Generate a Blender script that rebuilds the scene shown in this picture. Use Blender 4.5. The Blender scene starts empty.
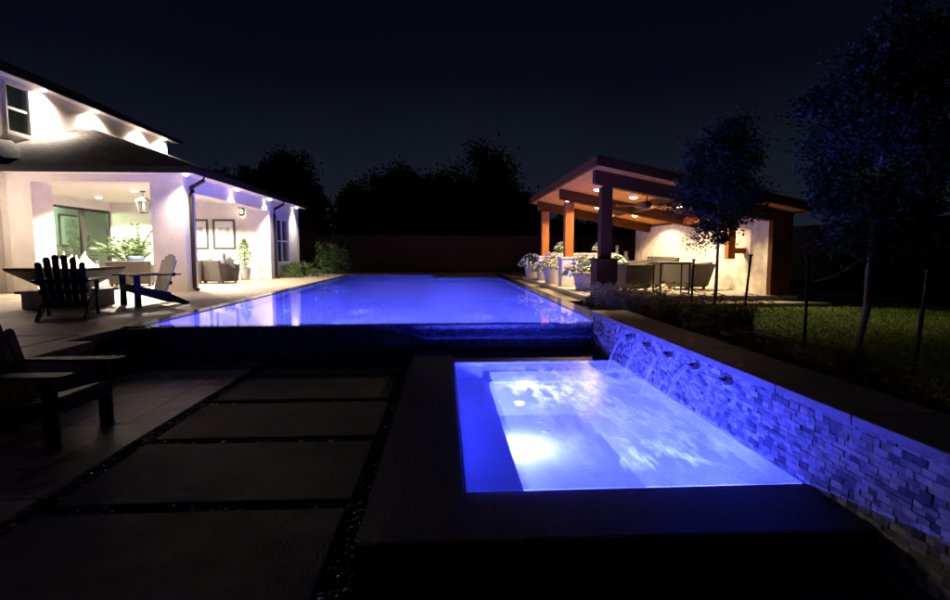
import bpy, math, random
from mathutils import Vector, Matrix
random.seed(11)
R = math.radians
S = bpy.context.scene
col = S.collection

# ------------------------------------------------------------------ helpers
def wloc(o):
    p = Vector((0, 0, 0))
    while o is not None:
        p += Vector(o.location); o = o.parent
    return p

class MB:
    """collects verts and faces, builds ONE mesh object"""
    def __init__(s): s.v = []; s.f = []
    def add(s, vs, fs):
        b = len(s.v); s.v += [tuple(p) for p in vs]; s.f += [tuple(i + b for i in f) for f in fs]; return s
    def box(s, x0, x1, y0, y1, z0, z1):
        return s.add([(x0,y0,z0),(x1,y0,z0),(x1,y1,z0),(x0,y1,z0),(x0,y0,z1),(x1,y0,z1),(x1,y1,z1),(x0,y1,z1)],
                     [(3,2,1,0),(4,5,6,7),(0,1,5,4),(1,2,6,5),(2,3,7,6),(3,0,4,7)])
    def frustum(s, c, a0, b0, z0, a1, b1, z1):
        x, y = c
        return s.add([(x-a0,y-b0,z0),(x+a0,y-b0,z0),(x+a0,y+b0,z0),(x-a0,y+b0,z0),(x-a1,y-b1,z1),(x+a1,y-b1,z1),(x+a1,y+b1,z1),(x-a1,y+b1,z1)],
                     [(3,2,1,0),(4,5,6,7),(0,1,5,4),(1,2,6,5),(2,3,7,6),(3,0,4,7)])
    def bar(s, p, q, w, h, up=(0,0,1)):
        """box from p to q, w across, h along the side nearest up"""
        p = Vector(p); q = Vector(q); d = (q-p).normalized(); u = Vector(up)
        if abs(d.dot(u)) > .99: u = Vector((0,1,0))
        a = d.cross(u).normalized()*w/2; b = a.cross(d).normalized()*h/2
        vs = [p-a-b,p+a-b,p+a+b,p-a+b,q-a-b,q+a-b,q+a+b,q-a+b]
        return s.add(vs, [(0,1,2,3),(7,6,5,4),(0,4,5,1),(1,5,6,2),(2,6,7,3),(3,7,4,0)])
    def tube(s, pts, rad, n=8):
        pts = [Vector(p) for p in pts]
        if not isinstance(rad, (list, tuple)): rad = [rad]*len(pts)
        vs = []; fs = []
        for i, p in enumerate(pts):
            d = (pts[min(i+1,len(pts)-1)]-pts[max(i-1,0)]).normalized()
            u = Vector((0,0,1)) if abs(d.z) < .95 else Vector((1,0,0))
            a = d.cross(u).normalized(); b = d.cross(a)
            for k in range(n):
                t = 2*math.pi*k/n; vs.append(p+rad[i]*(a*math.cos(t)+b*math.sin(t)))
        for i in range(len(pts)-1):
            for k in range(n):
                fs.append((i*n+k, i*n+(k+1)%n, (i+1)*n+(k+1)%n, (i+1)*n+k))
        fs.append(tuple(range(n))); fs.append(tuple(reversed(range((len(pts)-1)*n, len(pts)*n))))
        return s.add(vs, fs)
    def lathe(s, prof, c=(0,0,0), n=20):
        vs = []; fs = []
        for r, z in prof:
            for k in range(n):
                t = 2*math.pi*k/n; vs.append((c[0]+r*math.cos(t), c[1]+r*math.sin(t), c[2]+z))
        for i in range(len(prof)-1):
            for k in range(n): fs.append((i*n+k, i*n+(k+1)%n, (i+1)*n+(k+1)%n, (i+1)*n+k))
        fs.append(tuple(reversed(range(n)))); fs.append(tuple(range((len(prof)-1)*n, len(prof)*n)))
        return s.add(vs, fs)
    def blob(s, c, r, sub=1, jit=.12, sq=(1,1,1)):
        n, m = (10, 6) if sub else (6, 4)
        vs = [(c[0], c[1], c[2]+r*sq[2])]; fs = []
        for j in range(1, m):
            ph = math.pi*j/m
            for k in range(n):
                t = 2*math.pi*k/n; q = r*(1+random.uniform(-jit, jit))
                vs.append((c[0]+q*sq[0]*math.sin(ph)*math.cos(t), c[1]+q*sq[1]*math.sin(ph)*math.sin(t), c[2]+q*sq[2]*math.cos(ph)))
        vs.append((c[0], c[1], c[2]-r*sq[2]))
        for k in range(n): fs.append((0, 1+k, 1+(k+1)%n))
        for j in range(m-2):
            for k in range(n): fs.append((1+j*n+k, 1+(j+1)*n+k, 1+(j+1)*n+(k+1)%n, 1+j*n+(k+1)%n))
        L = len(vs)-1
        for k in range(n): fs.append((L, 1+(m-2)*n+(k+1)%n, 1+(m-2)*n+k))
        return s.add(vs, fs)
    def leaf(s, c, L, W, d=None, fold=.25):
        """a small folded pointed leaf"""
        d = Vector(d).normalized() if d is not None else Vector((random.gauss(0,1),random.gauss(0,1),random.gauss(0,.8))).normalized()
        r = Vector((random.gauss(0,1),random.gauss(0,1),random.gauss(0,1)))
        a = d.cross(r)
        if a.length < 1e-4: a = d.cross(Vector((.3,.5,.8)))
        a.normalize(); n = a.cross(d); c = Vector(c)
        p0 = c-d*L/2; p2 = c+d*L/2; m = c-d*L*.05
        return s.add([p0, m+a*W/2+n*W*fold, p2, m-a*W/2+n*W*fold], [(0,1,2),(0,2,3)])
    def prism(s, poly, z0, z1):
        n = len(poly); vs = [(x,y,z0) for x,y in poly]+[(x,y,z1) for x,y in poly]
        fs = [tuple(reversed(range(n))), tuple(range(n,2*n))]+[(i,(i+1)%n,n+(i+1)%n,n+i) for i in range(n)]
        return s.add(vs, fs)
    def build(s, name, m, parent=None, smooth=False, bevel=0, local=False):
        me = bpy.data.meshes.new(name)
        off = Vector((0,0,0)) if (local or parent is None) else wloc(parent)
        me.from_pydata([tuple(Vector(p)-off) for p in s.v], [], s.f)
        me.update()
        if smooth:
            for p in me.polygons: p.use_smooth = True
        o = bpy.data.objects.new(name, me); col.objects.link(o)
        if parent is not None: o.parent = parent
        me.materials.append(m)
        if bevel:
            b = o.modifiers.new('bevel', 'BEVEL'); b.width = bevel; b.segments = 2; b.limit_method = 'ANGLE'
        return o

def tag(o, label=None, cat=None, group=None, kind=None):
    if label: o['label'] = label
    if cat: o['category'] = cat
    if group: o['group'] = group
    if kind: o['kind'] = kind
    return o
def thing(name, label, cat, loc=(0,0,0), rz=0, group=None):
    o = bpy.data.objects.new(name, None); o.empty_display_size = .2; col.objects.link(o)
    o.location = loc; o.rotation_euler = (0,0,rz)
    return tag(o, label, cat, group)
def dup(o, loc, rz=0, label=None, group=None, sc=None):
    def cp(q, par):
        c = q.copy(); col.objects.link(c)
        if par is not None: c.parent = par
        for ch in list(q.children): cp(ch, c)
        return c
    c = cp(o, None); c.location = loc; c.rotation_euler = (0,0,rz)
    if label: c['label'] = label
    if group: c['group'] = group
    if sc: c.scale = sc
    return c

# ------------------------------------------------------------------ materials
def nt(name):
    m = bpy.data.materials.new(name); m.use_nodes = True
    t = m.node_tree; t.nodes.clear()
    out = t.nodes.new('ShaderNodeOutputMaterial')
    return m, t, out
def N(t, kind, **kw):
    n = t.nodes.new(kind)
    for k, v in kw.items():
        if k.startswith('_'): setattr(n, k[1:], v)
        else: n.inputs[k.replace('__',' ')].default_value = v
    return n
def c4(c, k=1): return (min(1,c[0]*k), min(1,c[1]*k), min(1,c[2]*k), 1)
def mat(name, c, rough=.65, var=.2, scale=6, bump=0, bscale=60, metal=0, spec=.4, emit=None, estr=0, c2=None, stretch=None):
    m, t, out = nt(name)
    tc = N(t,'ShaderNodeTexCoord'); src = tc.outputs['Object']
    if stretch:
        mp = N(t,'ShaderNodeMapping'); mp.inputs['Scale'].default_value = stretch
        t.links.new(src, mp.inputs['Vector']); src = mp.outputs['Vector']
    b = N(t,'ShaderNodeBsdfPrincipled', Roughness=rough, Metallic=metal)
    b.inputs['Specular IOR Level'].default_value = spec
    no = N(t,'ShaderNodeTexNoise', Scale=scale, Detail=5.0, Roughness=.6); t.links.new(src, no.inputs['Vector'])
    cr = N(t,'ShaderNodeValToRGB'); cr.color_ramp.elements[0].position = .3; cr.color_ramp.elements[1].position = .7
    cr.color_ramp.elements[0].color = c4(c, 1-var); cr.color_ramp.elements[1].color = c4(c2 or c, 1 if c2 else 1+var)
    t.links.new(no.outputs['Fac'], cr.inputs['Fac']); t.links.new(cr.outputs['Color'], b.inputs['Base Color'])
    if bump:
        n2 = N(t,'ShaderNodeTexNoise', Scale=bscale, Detail=4.0); t.links.new(src, n2.inputs['Vector'])
        bp = N(t,'ShaderNodeBump', Strength=min(1,bump), Distance=.02); t.links.new(n2.outputs['Fac'], bp.inputs['Height'])
        t.links.new(bp.outputs['Normal'], b.inputs['Normal'])
    if emit:
        b.inputs['Emission Color'].default_value = c4(emit); b.inputs['Emission Strength'].default_value = estr
    t.links.new(b.outputs['BSDF'], out.inputs['Surface'])
    return m
def tiles(name, c1, c2, mortar, bw, bh, ms=.004, rough=.5, plane='XY', offset=.5, spec=.4, bump=.4, nvar=.25, rot=0, bias=0, nscale=7):
    """slab, tile or brick surface: plane XY for floors, XZ and YZ for walls"""
    m, t, out = nt(name)
    tc = N(t,'ShaderNodeTexCoord')
    mp = N(t,'ShaderNodeMapping')
    if plane == 'XY': mp.inputs['Rotation'].default_value = (0,0,rot); src = tc.outputs['Object']
    else:
        sx = N(t,'ShaderNodeSeparateXYZ'); t.links.new(tc.outputs['Object'], sx.inputs[0])
        cx = N(t,'ShaderNodeCombineXYZ'); t.links.new(sx.outputs['X' if plane == 'XZ' else 'Y'], cx.inputs['X']); t.links.new(sx.outputs['Z'], cx.inputs['Y'])
        src = cx.outputs[0]
    t.links.new(src, mp.inputs['Vector'])
    br = N(t,'ShaderNodeTexBrick', Scale=1.0); br.offset = offset
    br.inputs['Color1'].default_value = c4(c1); br.inputs['Color2'].default_value = c4(c2); br.inputs['Mortar'].default_value = c4(mortar)
    br.inputs['Mortar Size'].default_value = ms; br.inputs['Brick Width'].default_value = bw; br.inputs['Row Height'].default_value = bh
    br.inputs['Bias'].default_value = bias; br.inputs['Mortar Smooth'].default_value = .2
    t.links.new(mp.outputs['Vector'], br.inputs['Vector'])
    no = N(t,'ShaderNodeTexNoise', Scale=nscale, Detail=6.0, Roughness=.65); t.links.new(tc.outputs['Object'], no.inputs['Vector'])
    mr = N(t,'ShaderNodeMapRange'); mr.inputs['From Min'].default_value = .3; mr.inputs['From Max'].default_value = .7
    mr.inputs['To Min'].default_value = 1-nvar; mr.inputs['To Max'].default_value = 1+nvar
    t.links.new(no.outputs['Fac'], mr.inputs['Value'])
    mx = N(t,'ShaderNodeMix', _data_type='RGBA', _blend_type='MULTIPLY'); mx.inputs['Factor'].default_value = 1
    t.links.new(br.outputs['Color'], mx.inputs['A']); t.links.new(mr.outputs['Result'], mx.inputs['B'])
    b = N(t,'ShaderNodeBsdfPrincipled', Roughness=rough); b.inputs['Specular IOR Level'].default_value = spec
    t.links.new(mx.outputs['Result'], b.inputs['Base Color'])
    rr = N(t,'ShaderNodeMapRange'); rr.inputs['To Min'].default_value = rough*.75; rr.inputs['To Max'].default_value = min(1,rough*1.3)
    t.links.new(no.outputs['Fac'], rr.inputs['Value']); t.links.new(rr.outputs['Result'], b.inputs['Roughness'])
    bp = N(t,'ShaderNodeBump', Strength=bump, Distance=.006); bp.invert = True
    t.links.new(br.outputs['Fac'], bp.inputs['Height'])
    b2 = N(t,'ShaderNodeBump', Strength=.5, Distance=.012); n3 = N(t,'ShaderNodeTexNoise', Scale=nscale*2.6, Detail=6.0, Roughness=.6); t.links.new(tc.outputs['Object'], n3.inputs['Vector'])
    t.links.new(n3.outputs['Fac'], b2.inputs['Height']); t.links.new(bp.outputs['Normal'], b2.inputs['Normal']); t.links.new(b2.outputs['Normal'], b.inputs['Normal'])
    t.links.new(b.outputs['BSDF'], out.inputs['Surface'])
    return m
def schlick(t, normal=None, f0=.02):
    """reflectance from |N.I|, the same from both sides"""
    g = N(t,'ShaderNodeNewGeometry')
    d = N(t,'ShaderNodeVectorMath', _operation='DOT_PRODUCT')
    t.links.new(g.outputs['Incoming'], d.inputs[0]); t.links.new(normal if normal else g.outputs['Normal'], d.inputs[1])
    a = N(t,'ShaderNodeMath', _operation='ABSOLUTE'); t.links.new(d.outputs['Value'], a.inputs[0])
    s = N(t,'ShaderNodeMath', _operation='SUBTRACT', _use_clamp=True); s.inputs[0].default_value = 1; t.links.new(a.outputs[0], s.inputs[1])
    p = N(t,'ShaderNodeMath', _operation='POWER'); t.links.new(s.outputs[0], p.inputs[0]); p.inputs[1].default_value = 5
    q = N(t,'ShaderNodeMath', _operation='MULTIPLY_ADD'); t.links.new(p.outputs[0], q.inputs[0]); q.inputs[1].default_value = 1-f0; q.inputs[2].default_value = f0
    return q.outputs[0]
def water(name, tint, bscale, bstr, foam=None, stretch=(1,1,1), ior=1.33, clear=.3, rough=.0, grough=.03):
    m, t, out = nt(name)
    tc = N(t,'ShaderNodeTexCoord'); mp = N(t,'ShaderNodeMapping'); mp.inputs['Scale'].default_value = stretch
    t.links.new(tc.outputs['Object'], mp.inputs['Vector'])
    no = N(t,'ShaderNodeTexNoise', Scale=bscale, Detail=3.0, Roughness=.5, Distortion=.4); t.links.new(mp.outputs['Vector'], no.inputs['Vector'])
    bp = N(t,'ShaderNodeBump', Strength=bstr, Distance=.02); t.links.new(no.outputs['Fac'], bp.inputs['Height'])
    tr = N(t,'ShaderNodeBsdfTransparent'); tr.inputs['Color'].default_value = c4(tint)
    gl = N(t,'ShaderNodeBsdfGlossy', Roughness=grough); t.links.new(bp.outputs['Normal'], gl.inputs['Normal'])
    rf = N(t,'ShaderNodeBsdfRefraction', IOR=ior, Roughness=rough); rf.inputs['Color'].default_value = c4(tint); t.links.new(bp.outputs['Normal'], rf.inputs['Normal'])
    bo = N(t,'ShaderNodeMixShader'); bo.inputs[0].default_value = clear; t.links.new(rf.outputs[0], bo.inputs[1]); t.links.new(tr.outputs[0], bo.inputs[2])
    mx = N(t,'ShaderNodeMixShader'); t.links.new(schlick(t, bp.outputs['Normal']), mx.inputs[0])
    t.links.new(bo.outputs[0], mx.inputs[1]); t.links.new(gl.outputs[0], mx.inputs[2])
    last = mx.outputs[0]
    if foam:                                                   # churned white water near the spouts
        x0, x1, amt = foam
        sx = N(t,'ShaderNodeSeparateXYZ'); t.links.new(tc.outputs['Object'], sx.inputs[0])
        mr = N(t,'ShaderNodeMapRange', _interpolation_type='SMOOTHSTEP'); mr.inputs['From Min'].default_value = x0; mr.inputs['From Max'].default_value = x1
        t.links.new(sx.outputs['X'], mr.inputs['Value'])
        f = N(t,'ShaderNodeTexNoise', Scale=3.6, Detail=5.0, Roughness=.6, Distortion=.25); t.links.new(mp.outputs['Vector'], f.inputs['Vector'])
        cr = N(t,'ShaderNodeValToRGB'); cr.color_ramp.elements[0].position = .44; cr.color_ramp.elements[1].position = .74
        t.links.new(f.outputs['Fac'], cr.inputs['Fac'])
        mu = N(t,'ShaderNodeMath', _operation='MULTIPLY'); t.links.new(mr.outputs[0], mu.inputs[0]); t.links.new(cr.outputs['Color'], mu.inputs[1])
        m2 = N(t,'ShaderNodeMath', _operation='MULTIPLY'); t.links.new(mu.outputs[0], m2.inputs[0]); m2.inputs[1].default_value = amt
        ds = N(t,'ShaderNodeBsdfDiffuse'); ds.inputs['Color'].default_value = (.9,.9,.9,1)
        tl = N(t,'ShaderNodeBsdfTranslucent'); tl.inputs['Color'].default_value = (.95,.95,.95,1)
        ad = N(t,'ShaderNodeMixShader'); ad.inputs[0].default_value = .7; t.links.new(ds.outputs[0], ad.inputs[1]); t.links.new(tl.outputs[0], ad.inputs[2])
        fx = N(t,'ShaderNodeMixShader'); t.links.new(m2.outputs[0], fx.inputs[0]); t.links.new(last, fx.inputs[1]); t.links.new(ad.outputs[0], fx.inputs[2])
        last = fx.outputs[0]
    t.links.new(last, out.inputs['Surface'])
    return m
def glass(name, tint, f0=.06):
    m, t, out = nt(name)
    tr = N(t,'ShaderNodeBsdfTransparent'); tr.inputs['Color'].default_value = c4(tint)
    gl = N(t,'ShaderNodeBsdfGlossy', Roughness=.02)
    mx = N(t,'ShaderNodeMixShader'); t.links.new(schlick(t, None, f0), mx.inputs[0])
    t.links.new(tr.outputs[0], mx.inputs[1]); t.links.new(gl.outputs[0], mx.inputs[2]); t.links.new(mx.outputs[0], out.inputs['Surface'])
    return m
def glow(name, c, k):
    m, t, out = nt(name)
    e = N(t,'ShaderNodeEmission', Strength=k); e.inputs['Color'].default_value = c4(c); t.links.new(e.outputs[0], out.inputs['Surface'])
    return m

M = dict(
 stucco = mat('painted brick', (.72,.66,.6), .8, .1, 1.8, .5, 34),
 trim   = mat('painted trim', (.78,.75,.7), .6, .04, 4),
 ceil   = mat('porch ceiling paint', (.78,.74,.7), .7, .03, 3),
 roof   = tiles('dark roof shingle', (.075,.062,.052), (.15,.125,.105), (.025,.022,.02), .3, .17, .016, .9, bump=.8, nvar=.4),
 dark   = mat('dark bronze metal', (.03,.025,.024), .45, .2, 10, metal=.6),
 bronze = mat('weathered bronze', (.16,.12,.09), .5, .3, 20, metal=.3),
 black  = mat('black metal', (.018,.018,.02), .5, .2, 12),
 deck   = tiles('deck travertine', (.42,.34,.25), (.29,.235,.175), (.1,.085,.065), 1.2, .2, .008, .5, nvar=.4, rot=0, spec=.35),
 patio  = tiles('patio stone slabs', (.62,.48,.34), (.32,.25,.18), (.05,.028,.02), .9, .45, .01, .42, nvar=.55, rot=R(90), spec=.5, nscale=3.2),
 slab   = mat('smooth grey concrete', (.098,.086,.082), .7, .45, 3.2, .4, 60),
 pebble = None,
 pebbed = mat('dark gravel bed', (.03,.028,.027), .9, .4, 60, .6, 120),
 mosaicf= tiles('dark glass mosaic flat', (.011,.011,.016), (.03,.03,.042), (.008,.008,.01), .05, .025, .004, .5, nvar=.5, spec=.25, bump=.3, offset=0, nscale=30),
 mosaicx= tiles('dark glass mosaic face', (.03,.032,.045), (.07,.072,.09), (.01,.01,.012), .05, .025, .003, .28, 'XZ', nvar=.4, spec=.6, bump=1, offset=.5, nscale=20),
 mosaicp= tiles('glow toned blue glass mosaic', (.06,.065,.12), (.2,.2,.3), (.015,.015,.02), .05, .025, .003, .25, 'XZ', nvar=.6, spec=.6, bump=1, offset=.5, nscale=14),  # dark blue tile, made paler to carry the blue glow on this face
 mosaicy= tiles('dark glass mosaic side', (.03,.032,.04), (.06,.062,.075), (.01,.01,.012), .05, .025, .003, .28, 'YZ', nvar=.4, spec=.6, bump=1, offset=.5, nscale=20),
 rim    = mat('polished dark stone rim', (.035,.035,.04), .15, .3, 8, spec=.6),
 plaster= mat('white pool plaster', (.74,.76,.78), .75, .05, 2),
 stonew = mat('split face ledge stone', (.3,.285,.27), .85, .45, 5, .6, 45),
 coping = mat('wall cap stone', (.2,.17,.15), .55, .3, 9, .3, 50),
 concrete=mat('lit pavilion concrete', (.5,.45,.38), .7, .1, 4, .15, 60),
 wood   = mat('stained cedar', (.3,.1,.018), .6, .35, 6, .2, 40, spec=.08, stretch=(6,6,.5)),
 woodd  = mat('dark stained and shaded wood', (.07,.026,.004), .6, .35, 6, .2, 40, spec=.06, stretch=(.6,6,6)),  # beam stain; also stands in for shade on near post and wall end
 ceilw  = tiles('cedar ceiling boards', (.52,.22,.035), (.42,.17,.028), (.08,.035,.012), 2.6, .12, .006, .6, nvar=.3, spec=.08),
 limest = mat('pale limestone cladding', (.55,.5,.44), .8, .3, 4.5, .5, 24),
 grass  = mat('lawn turf', (.16,.27,.045), .95, .3, 4, .6, 120),
 blade  = mat('grass blades', (.21,.33,.06), .8, .4, 30),
 mulch  = mat('dark mulch', (.03,.022,.016), .95, .4, 30, .8, 60),
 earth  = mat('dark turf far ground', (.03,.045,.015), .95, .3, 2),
 leafd  = mat('dark glossy leaves', (.03,.045,.014), .55, .4, 9, spec=.15),
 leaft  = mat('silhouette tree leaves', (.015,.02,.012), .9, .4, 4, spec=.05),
 leafb  = mat('shrub leaves', (.1,.17,.035), .6, .35, 12),
 leafp  = mat('palm leaves', (.045,.085,.025), .55, .35, 12),
 feather= mat('ornamental grass blades', (.26,.21,.08), .85, .4, 9),
 petal  = mat('white petals', (.75,.73,.68), .7, .06, 20),
 petalv = mat('violet petals', (.42,.36,.62), .7, .3, 20),
 bark   = mat('young tree bark', (.3,.26,.22), .85, .3, 20, .5, 60, stretch=(3,3,.6)),
 fence  = mat('red brown fence boards', (.11,.05,.03), .8, .35, 5, stretch=(8,8,.4)),
 wicker = tiles('grey brown wicker', (.085,.075,.066), (.055,.048,.042), (.02,.018,.016), .03, .012, .002, .7, 'XZ', nvar=.25, bump=.8),
 wickery= mat('dark woven resin', (.055,.048,.043), .7, .4, 60, .6, 120),
 cushion= mat('pale cushion fabric', (.55,.53,.5), .9, .06, 20, .2, 200),
 blue   = mat('blue grey pillow fabric', (.12,.17,.27), .9, .2, 25, .2, 200),
 greyp  = mat('grey pillow fabric', (.3,.29,.28), .9, .2, 25, .2, 200),
 chair  = mat('charcoal painted lumber', (.012,.01,.0095), .5, .25, 14, .08, 80, spec=.15),
 chairlit = mat('firelit grey lumber', (.17,.155,.14), .5, .2, 14, .08, 80, spec=.4),  # charcoal lumber paled: firelight on the chair back put into the colour
 copper = mat('dark copper bowl', (.05,.04,.036), .4, .35, 6, metal=.7),
 pot    = mat('cast stone pot', (.46,.41,.34), .8, .1, 8, .2, 40),
 potg   = mat('grey glazed planter', (.3,.3,.29), .45, .1, 8),
 soil   = mat('potting soil', (.03,.02,.015), .95, .3, 40),
 paper  = mat('white art paper', (.75,.74,.72), .8, .02, 3),
 ink    = mat('grey green ink print', (.16,.19,.17), .8, .3, 5.5, c2=(.74,.74,.71)),
 frame  = mat('brown picture frame', (.05,.038,.032), .5, .2, 10),
 curtain= mat('pale drapes', (.45,.45,.42), .9, .15, 10),
 room   = mat('room wall paint', (.5,.52,.48), .9, .04, 3),
 rubber = mat('black strap', (.03,.03,.03), .8, .2, 10),
 tstake = mat('dark steel stake', (.045,.035,.03), .7, .3, 15, .2, 60),
 jug    = mat('dark glazed ceramic', (.05,.05,.055), .3, .2, 10),
 glassd = glass('green tinted door glass', (.52,.66,.56), .08),
 glassw = glass('window glass', (.6,.66,.6), .08),
 lampw  = glow('warm white lamp lens', (1,.86,.68), 25),
 lampd  = glow('dim lantern bulb', (1,.86,.68), 2.5),
 lampa  = glow('amber lamp lens', (1,.74,.42), 22),
 lampb  = glow('blue pool lamp lens', (.3,.42,1), 8),
 flame  = glow('gas flame', (1,.66,.4), 26),
 jet    = None,
)

def lamp(kind, name, loc, power, c, parent=None, r=.05, size=70, blend=.6, aim=None):
    d = bpy.data.lights.new(name, kind); d.energy = power; d.color = c
    d.shadow_soft_size = r
    if kind == 'SPOT': d.spot_size = R(size); d.spot_blend = blend
    o = bpy.data.objects.new(name, d); col.objects.link(o)
    if parent is not None: o.parent = parent; o.location = Vector(loc)-wloc(parent)
    else: o.location = loc
    if aim is not None: o.rotation_euler = Vector(aim).to_track_quat('-Z','Y').to_euler()
    return o

K_POOL, K_SPA, K_EAVE, K_PORCH, K_PAV, K_FIRE = 1200, 760, 1350, 2000, 420, 60
BLUE = (.125,.135,1.0); WARM = (1,.86,.68); AMBER = (1,.72,.42)
DZ = .48; WZ = .472; SZ = .18       # deck, pool water, spa water

# ------------------------------------------------------------------ setting: ground
g = MB()
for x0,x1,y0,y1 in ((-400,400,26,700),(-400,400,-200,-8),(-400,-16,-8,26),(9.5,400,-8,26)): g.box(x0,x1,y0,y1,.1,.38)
tag(g.build('ground', M['earth']), kind='structure')
g = MB(); g.box(2.45,9.5,-8,26,.1,.40); tag(g.build('lawn_base', M['mulch']), kind='structure')
g = MB(); g.box(4.15,9.5,-8,9.5,.35,.42); g.box(7.4,9.5,9.5,26,.35,.42)
tag(g.build('lawn', M['grass']), kind='structure')
g = MB()                                                     # blades of the lawn where the light falls
for i in range(26000):
    x = random.uniform(4.12,8.6); y = random.uniform(3.2,9.5); h = random.uniform(.018,.04); a = random.uniform(0,6.28); w = .006
    dx, dy = math.cos(a)*w, math.sin(a)*w; lx, ly = random.gauss(0,.02), random.gauss(0,.02)
    g.add([(x-dx,y-dy,.418),(x+dx,y+dy,.418),(x+lx,y+ly,.42+h)], [(0,1,2)])
tag(g.build('grass', M['blade']), 'short green lawn grass lit at night', 'grass', kind='stuff')

d = MB()
d.box(-16,-4.2,7.0,26,-.1,DZ); d.box(-16,-3.85,-8,5.95,-.1,DZ); d.box(-16,-4.15,5.95,7.0,-.1,DZ)
d.box(-4.2,9.5,22.86,26,-.1,DZ); d.box(2.4,9.5,10.4,22.86,.3,DZ)
d.box(-.395,2.4,20.2,22.86,-.1,DZ)
tag(d.build('pool_deck', M['deck']), kind='structure')
d = MB(); d.box(-3.849,-3.838,-8,5.95,-.1,DZ-.012); d.box(-3.849,-3.838,7.0,7.1,-.1,DZ-.012); d.box(-4.149,-4.138,5.962,6.988,.2,DZ-.012); d.box(-4.14,-3.85,6.988,6.999,.2,DZ-.012)
tag(d.build('deck_edge', M['mosaicy']), kind='structure')
d = MB(); d.box(-4.15,-3.86,5.95,6.99,-.05,.24); tag(d.build('step', M['mosaicf']), kind='structure')
d = MB()                                                      # dark slot drain let into the deck
d.box(-5.6,-4.3,6.36,6.42,DZ,DZ+.004); d.box(-4.36,-4.3,5.2,6.36,DZ,DZ+.004)
tag(d.build('slot_drain', M['black']), 'narrow dark slot drain let into the pale deck beside the step', 'drain')
d = MB(); d.box(-3.85,-.4,-8,7.12,-.2,-.05); d.box(-.4,2.0,-8,2.237,-.2,-.05); tag(d.build('gravel_bed', M['pebbed']), kind='structure')
d = MB(); d.box(-3.846,-2.4,-8,7.1,-.12,0); tag(d.build('lower_patio', M['patio']), kind='structure')

paver_y = [(2.95-1.08-1.06,1.83),(1.95,2.93),(3.05,4.02),(4.14,5.1),(5.22,6.2),(6.32,7.0)]
names = ['nearest the camera at the bottom of the picture','second in the row counted from the camera','third in the row counted from the camera',
         'fourth in the row counted from the camera','second from the pool wall, between two gravel strips','farthest, against the dark pool wall']
for (y0,y1), nm in zip(paver_y, names):
    x0, x1 = -2.27+random.uniform(-.01,.01), -.56+random.uniform(-.01,.01)
    p = MB(); p.box(x0,x1,y0,y1,-.06,random.uniform(-.003,.004)); o = p.build('stepping_slab', M['slab'], bevel=.006)
    tag(o, 'wide grey concrete stepping slab, '+nm, 'paving slab', 'concrete stepping slabs along the spa')

def pebble_mat():
    m, t, out = nt('dark and white pebbles')
    g = N(t,'ShaderNodeNewGeometry'); cr = N(t,'ShaderNodeValToRGB'); cr.color_ramp.interpolation = 'CONSTANT'
    cr.color_ramp.elements[0].color = (.022,.02,.02,1); cr.color_ramp.elements[1].position = .93; cr.color_ramp.elements[1].color = (.75,.73,.7,1)
    for p,c in ((.5,(.04,.036,.034,1)),(.85,(.09,.08,.075,1))): e = cr.color_ramp.elements.new(p); e.color = c
    t.links.new(g.outputs['Random Per Island'], cr.inputs['Fac'])
    bs = N(t,'ShaderNodeBsdfPrincipled', Roughness=.22); t.links.new(cr.outputs['Color'], bs.inputs['Base Color']); t.links.new(bs.outputs[0], out.inputs['Surface'])
    return m
M['pebble'] = pebble_mat()
g = MB()                                                      # loose pebbles in the joints
def pebbles(x0,x1,y0,y1,n):
    for i in range(n):
        r = random.uniform(.008,.02); g.blob((random.uniform(x0,x1),random.uniform(y0,y1),-.045+random.uniform(0,.03)), r, 0, .25, (1.3,1,.7))
pebbles(-2.4,-2.28,1.6,7.05,1100); pebbles(-.55,-.42,1.4,7.05,1000)
for (a,b),(c,e) in zip(paver_y[:-1],paver_y[1:]): pebbles(-2.27,-.55,b,c,330)
pebbles(-2.3,-.5,.2,.8,100)
tag(g.build('gravel', M['pebble'], smooth=True), 'dark and white pebbles filling the joints between the concrete slabs', 'gravel', kind='stuff')

# ------------------------------------------------------------------ swimming pool
pool = thing('swimming_pool', 'long swimming pool glowing blue with a dark tiled overflow edge toward the camera', 'pool', (-1,7.2,0))
b = MB(); zf = -.75
b.box(-4.0,2.15,7.32,22.75,zf-.1,zf)
b.box(-4.1,-4.0,7.3,22.85,zf-.1,WZ-.04); b.box(2.15,2.25,7.3,20.2,zf-.1,WZ-.04)
b.box(-4.0,-.4,22.75,22.85,zf,WZ-.04); b.box(-.4,2.15,20.0,20.1,zf,WZ-.04); b.box(-.5,-.4,20.1,22.75,zf,WZ-.04)
b.box(-4.0,2.15,7.22,7.32,zf,WZ-.012)
b.build('basin', M['plaster'], pool)
b = MB(); b.box(-3.95,2.0,7.12,7.218,-.2,WZ-.006); b.build('overflow_wall', M['mosaicp'], pool)
b = MB(); b.box(-4.2,-3.99,7.13,22.95,.3,DZ+.004); b.box(-3.99,-.5,22.76,22.95,.3,DZ+.004); b.build('rim', M['rim'], pool)
b = MB(); b.box(2.13,2.42,7.13,22.75,.3,DZ+.004); b.box(-.42,2.13,19.98,20.2,.3,DZ+.004); b.build('rim', M['rim'], pool)
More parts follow.
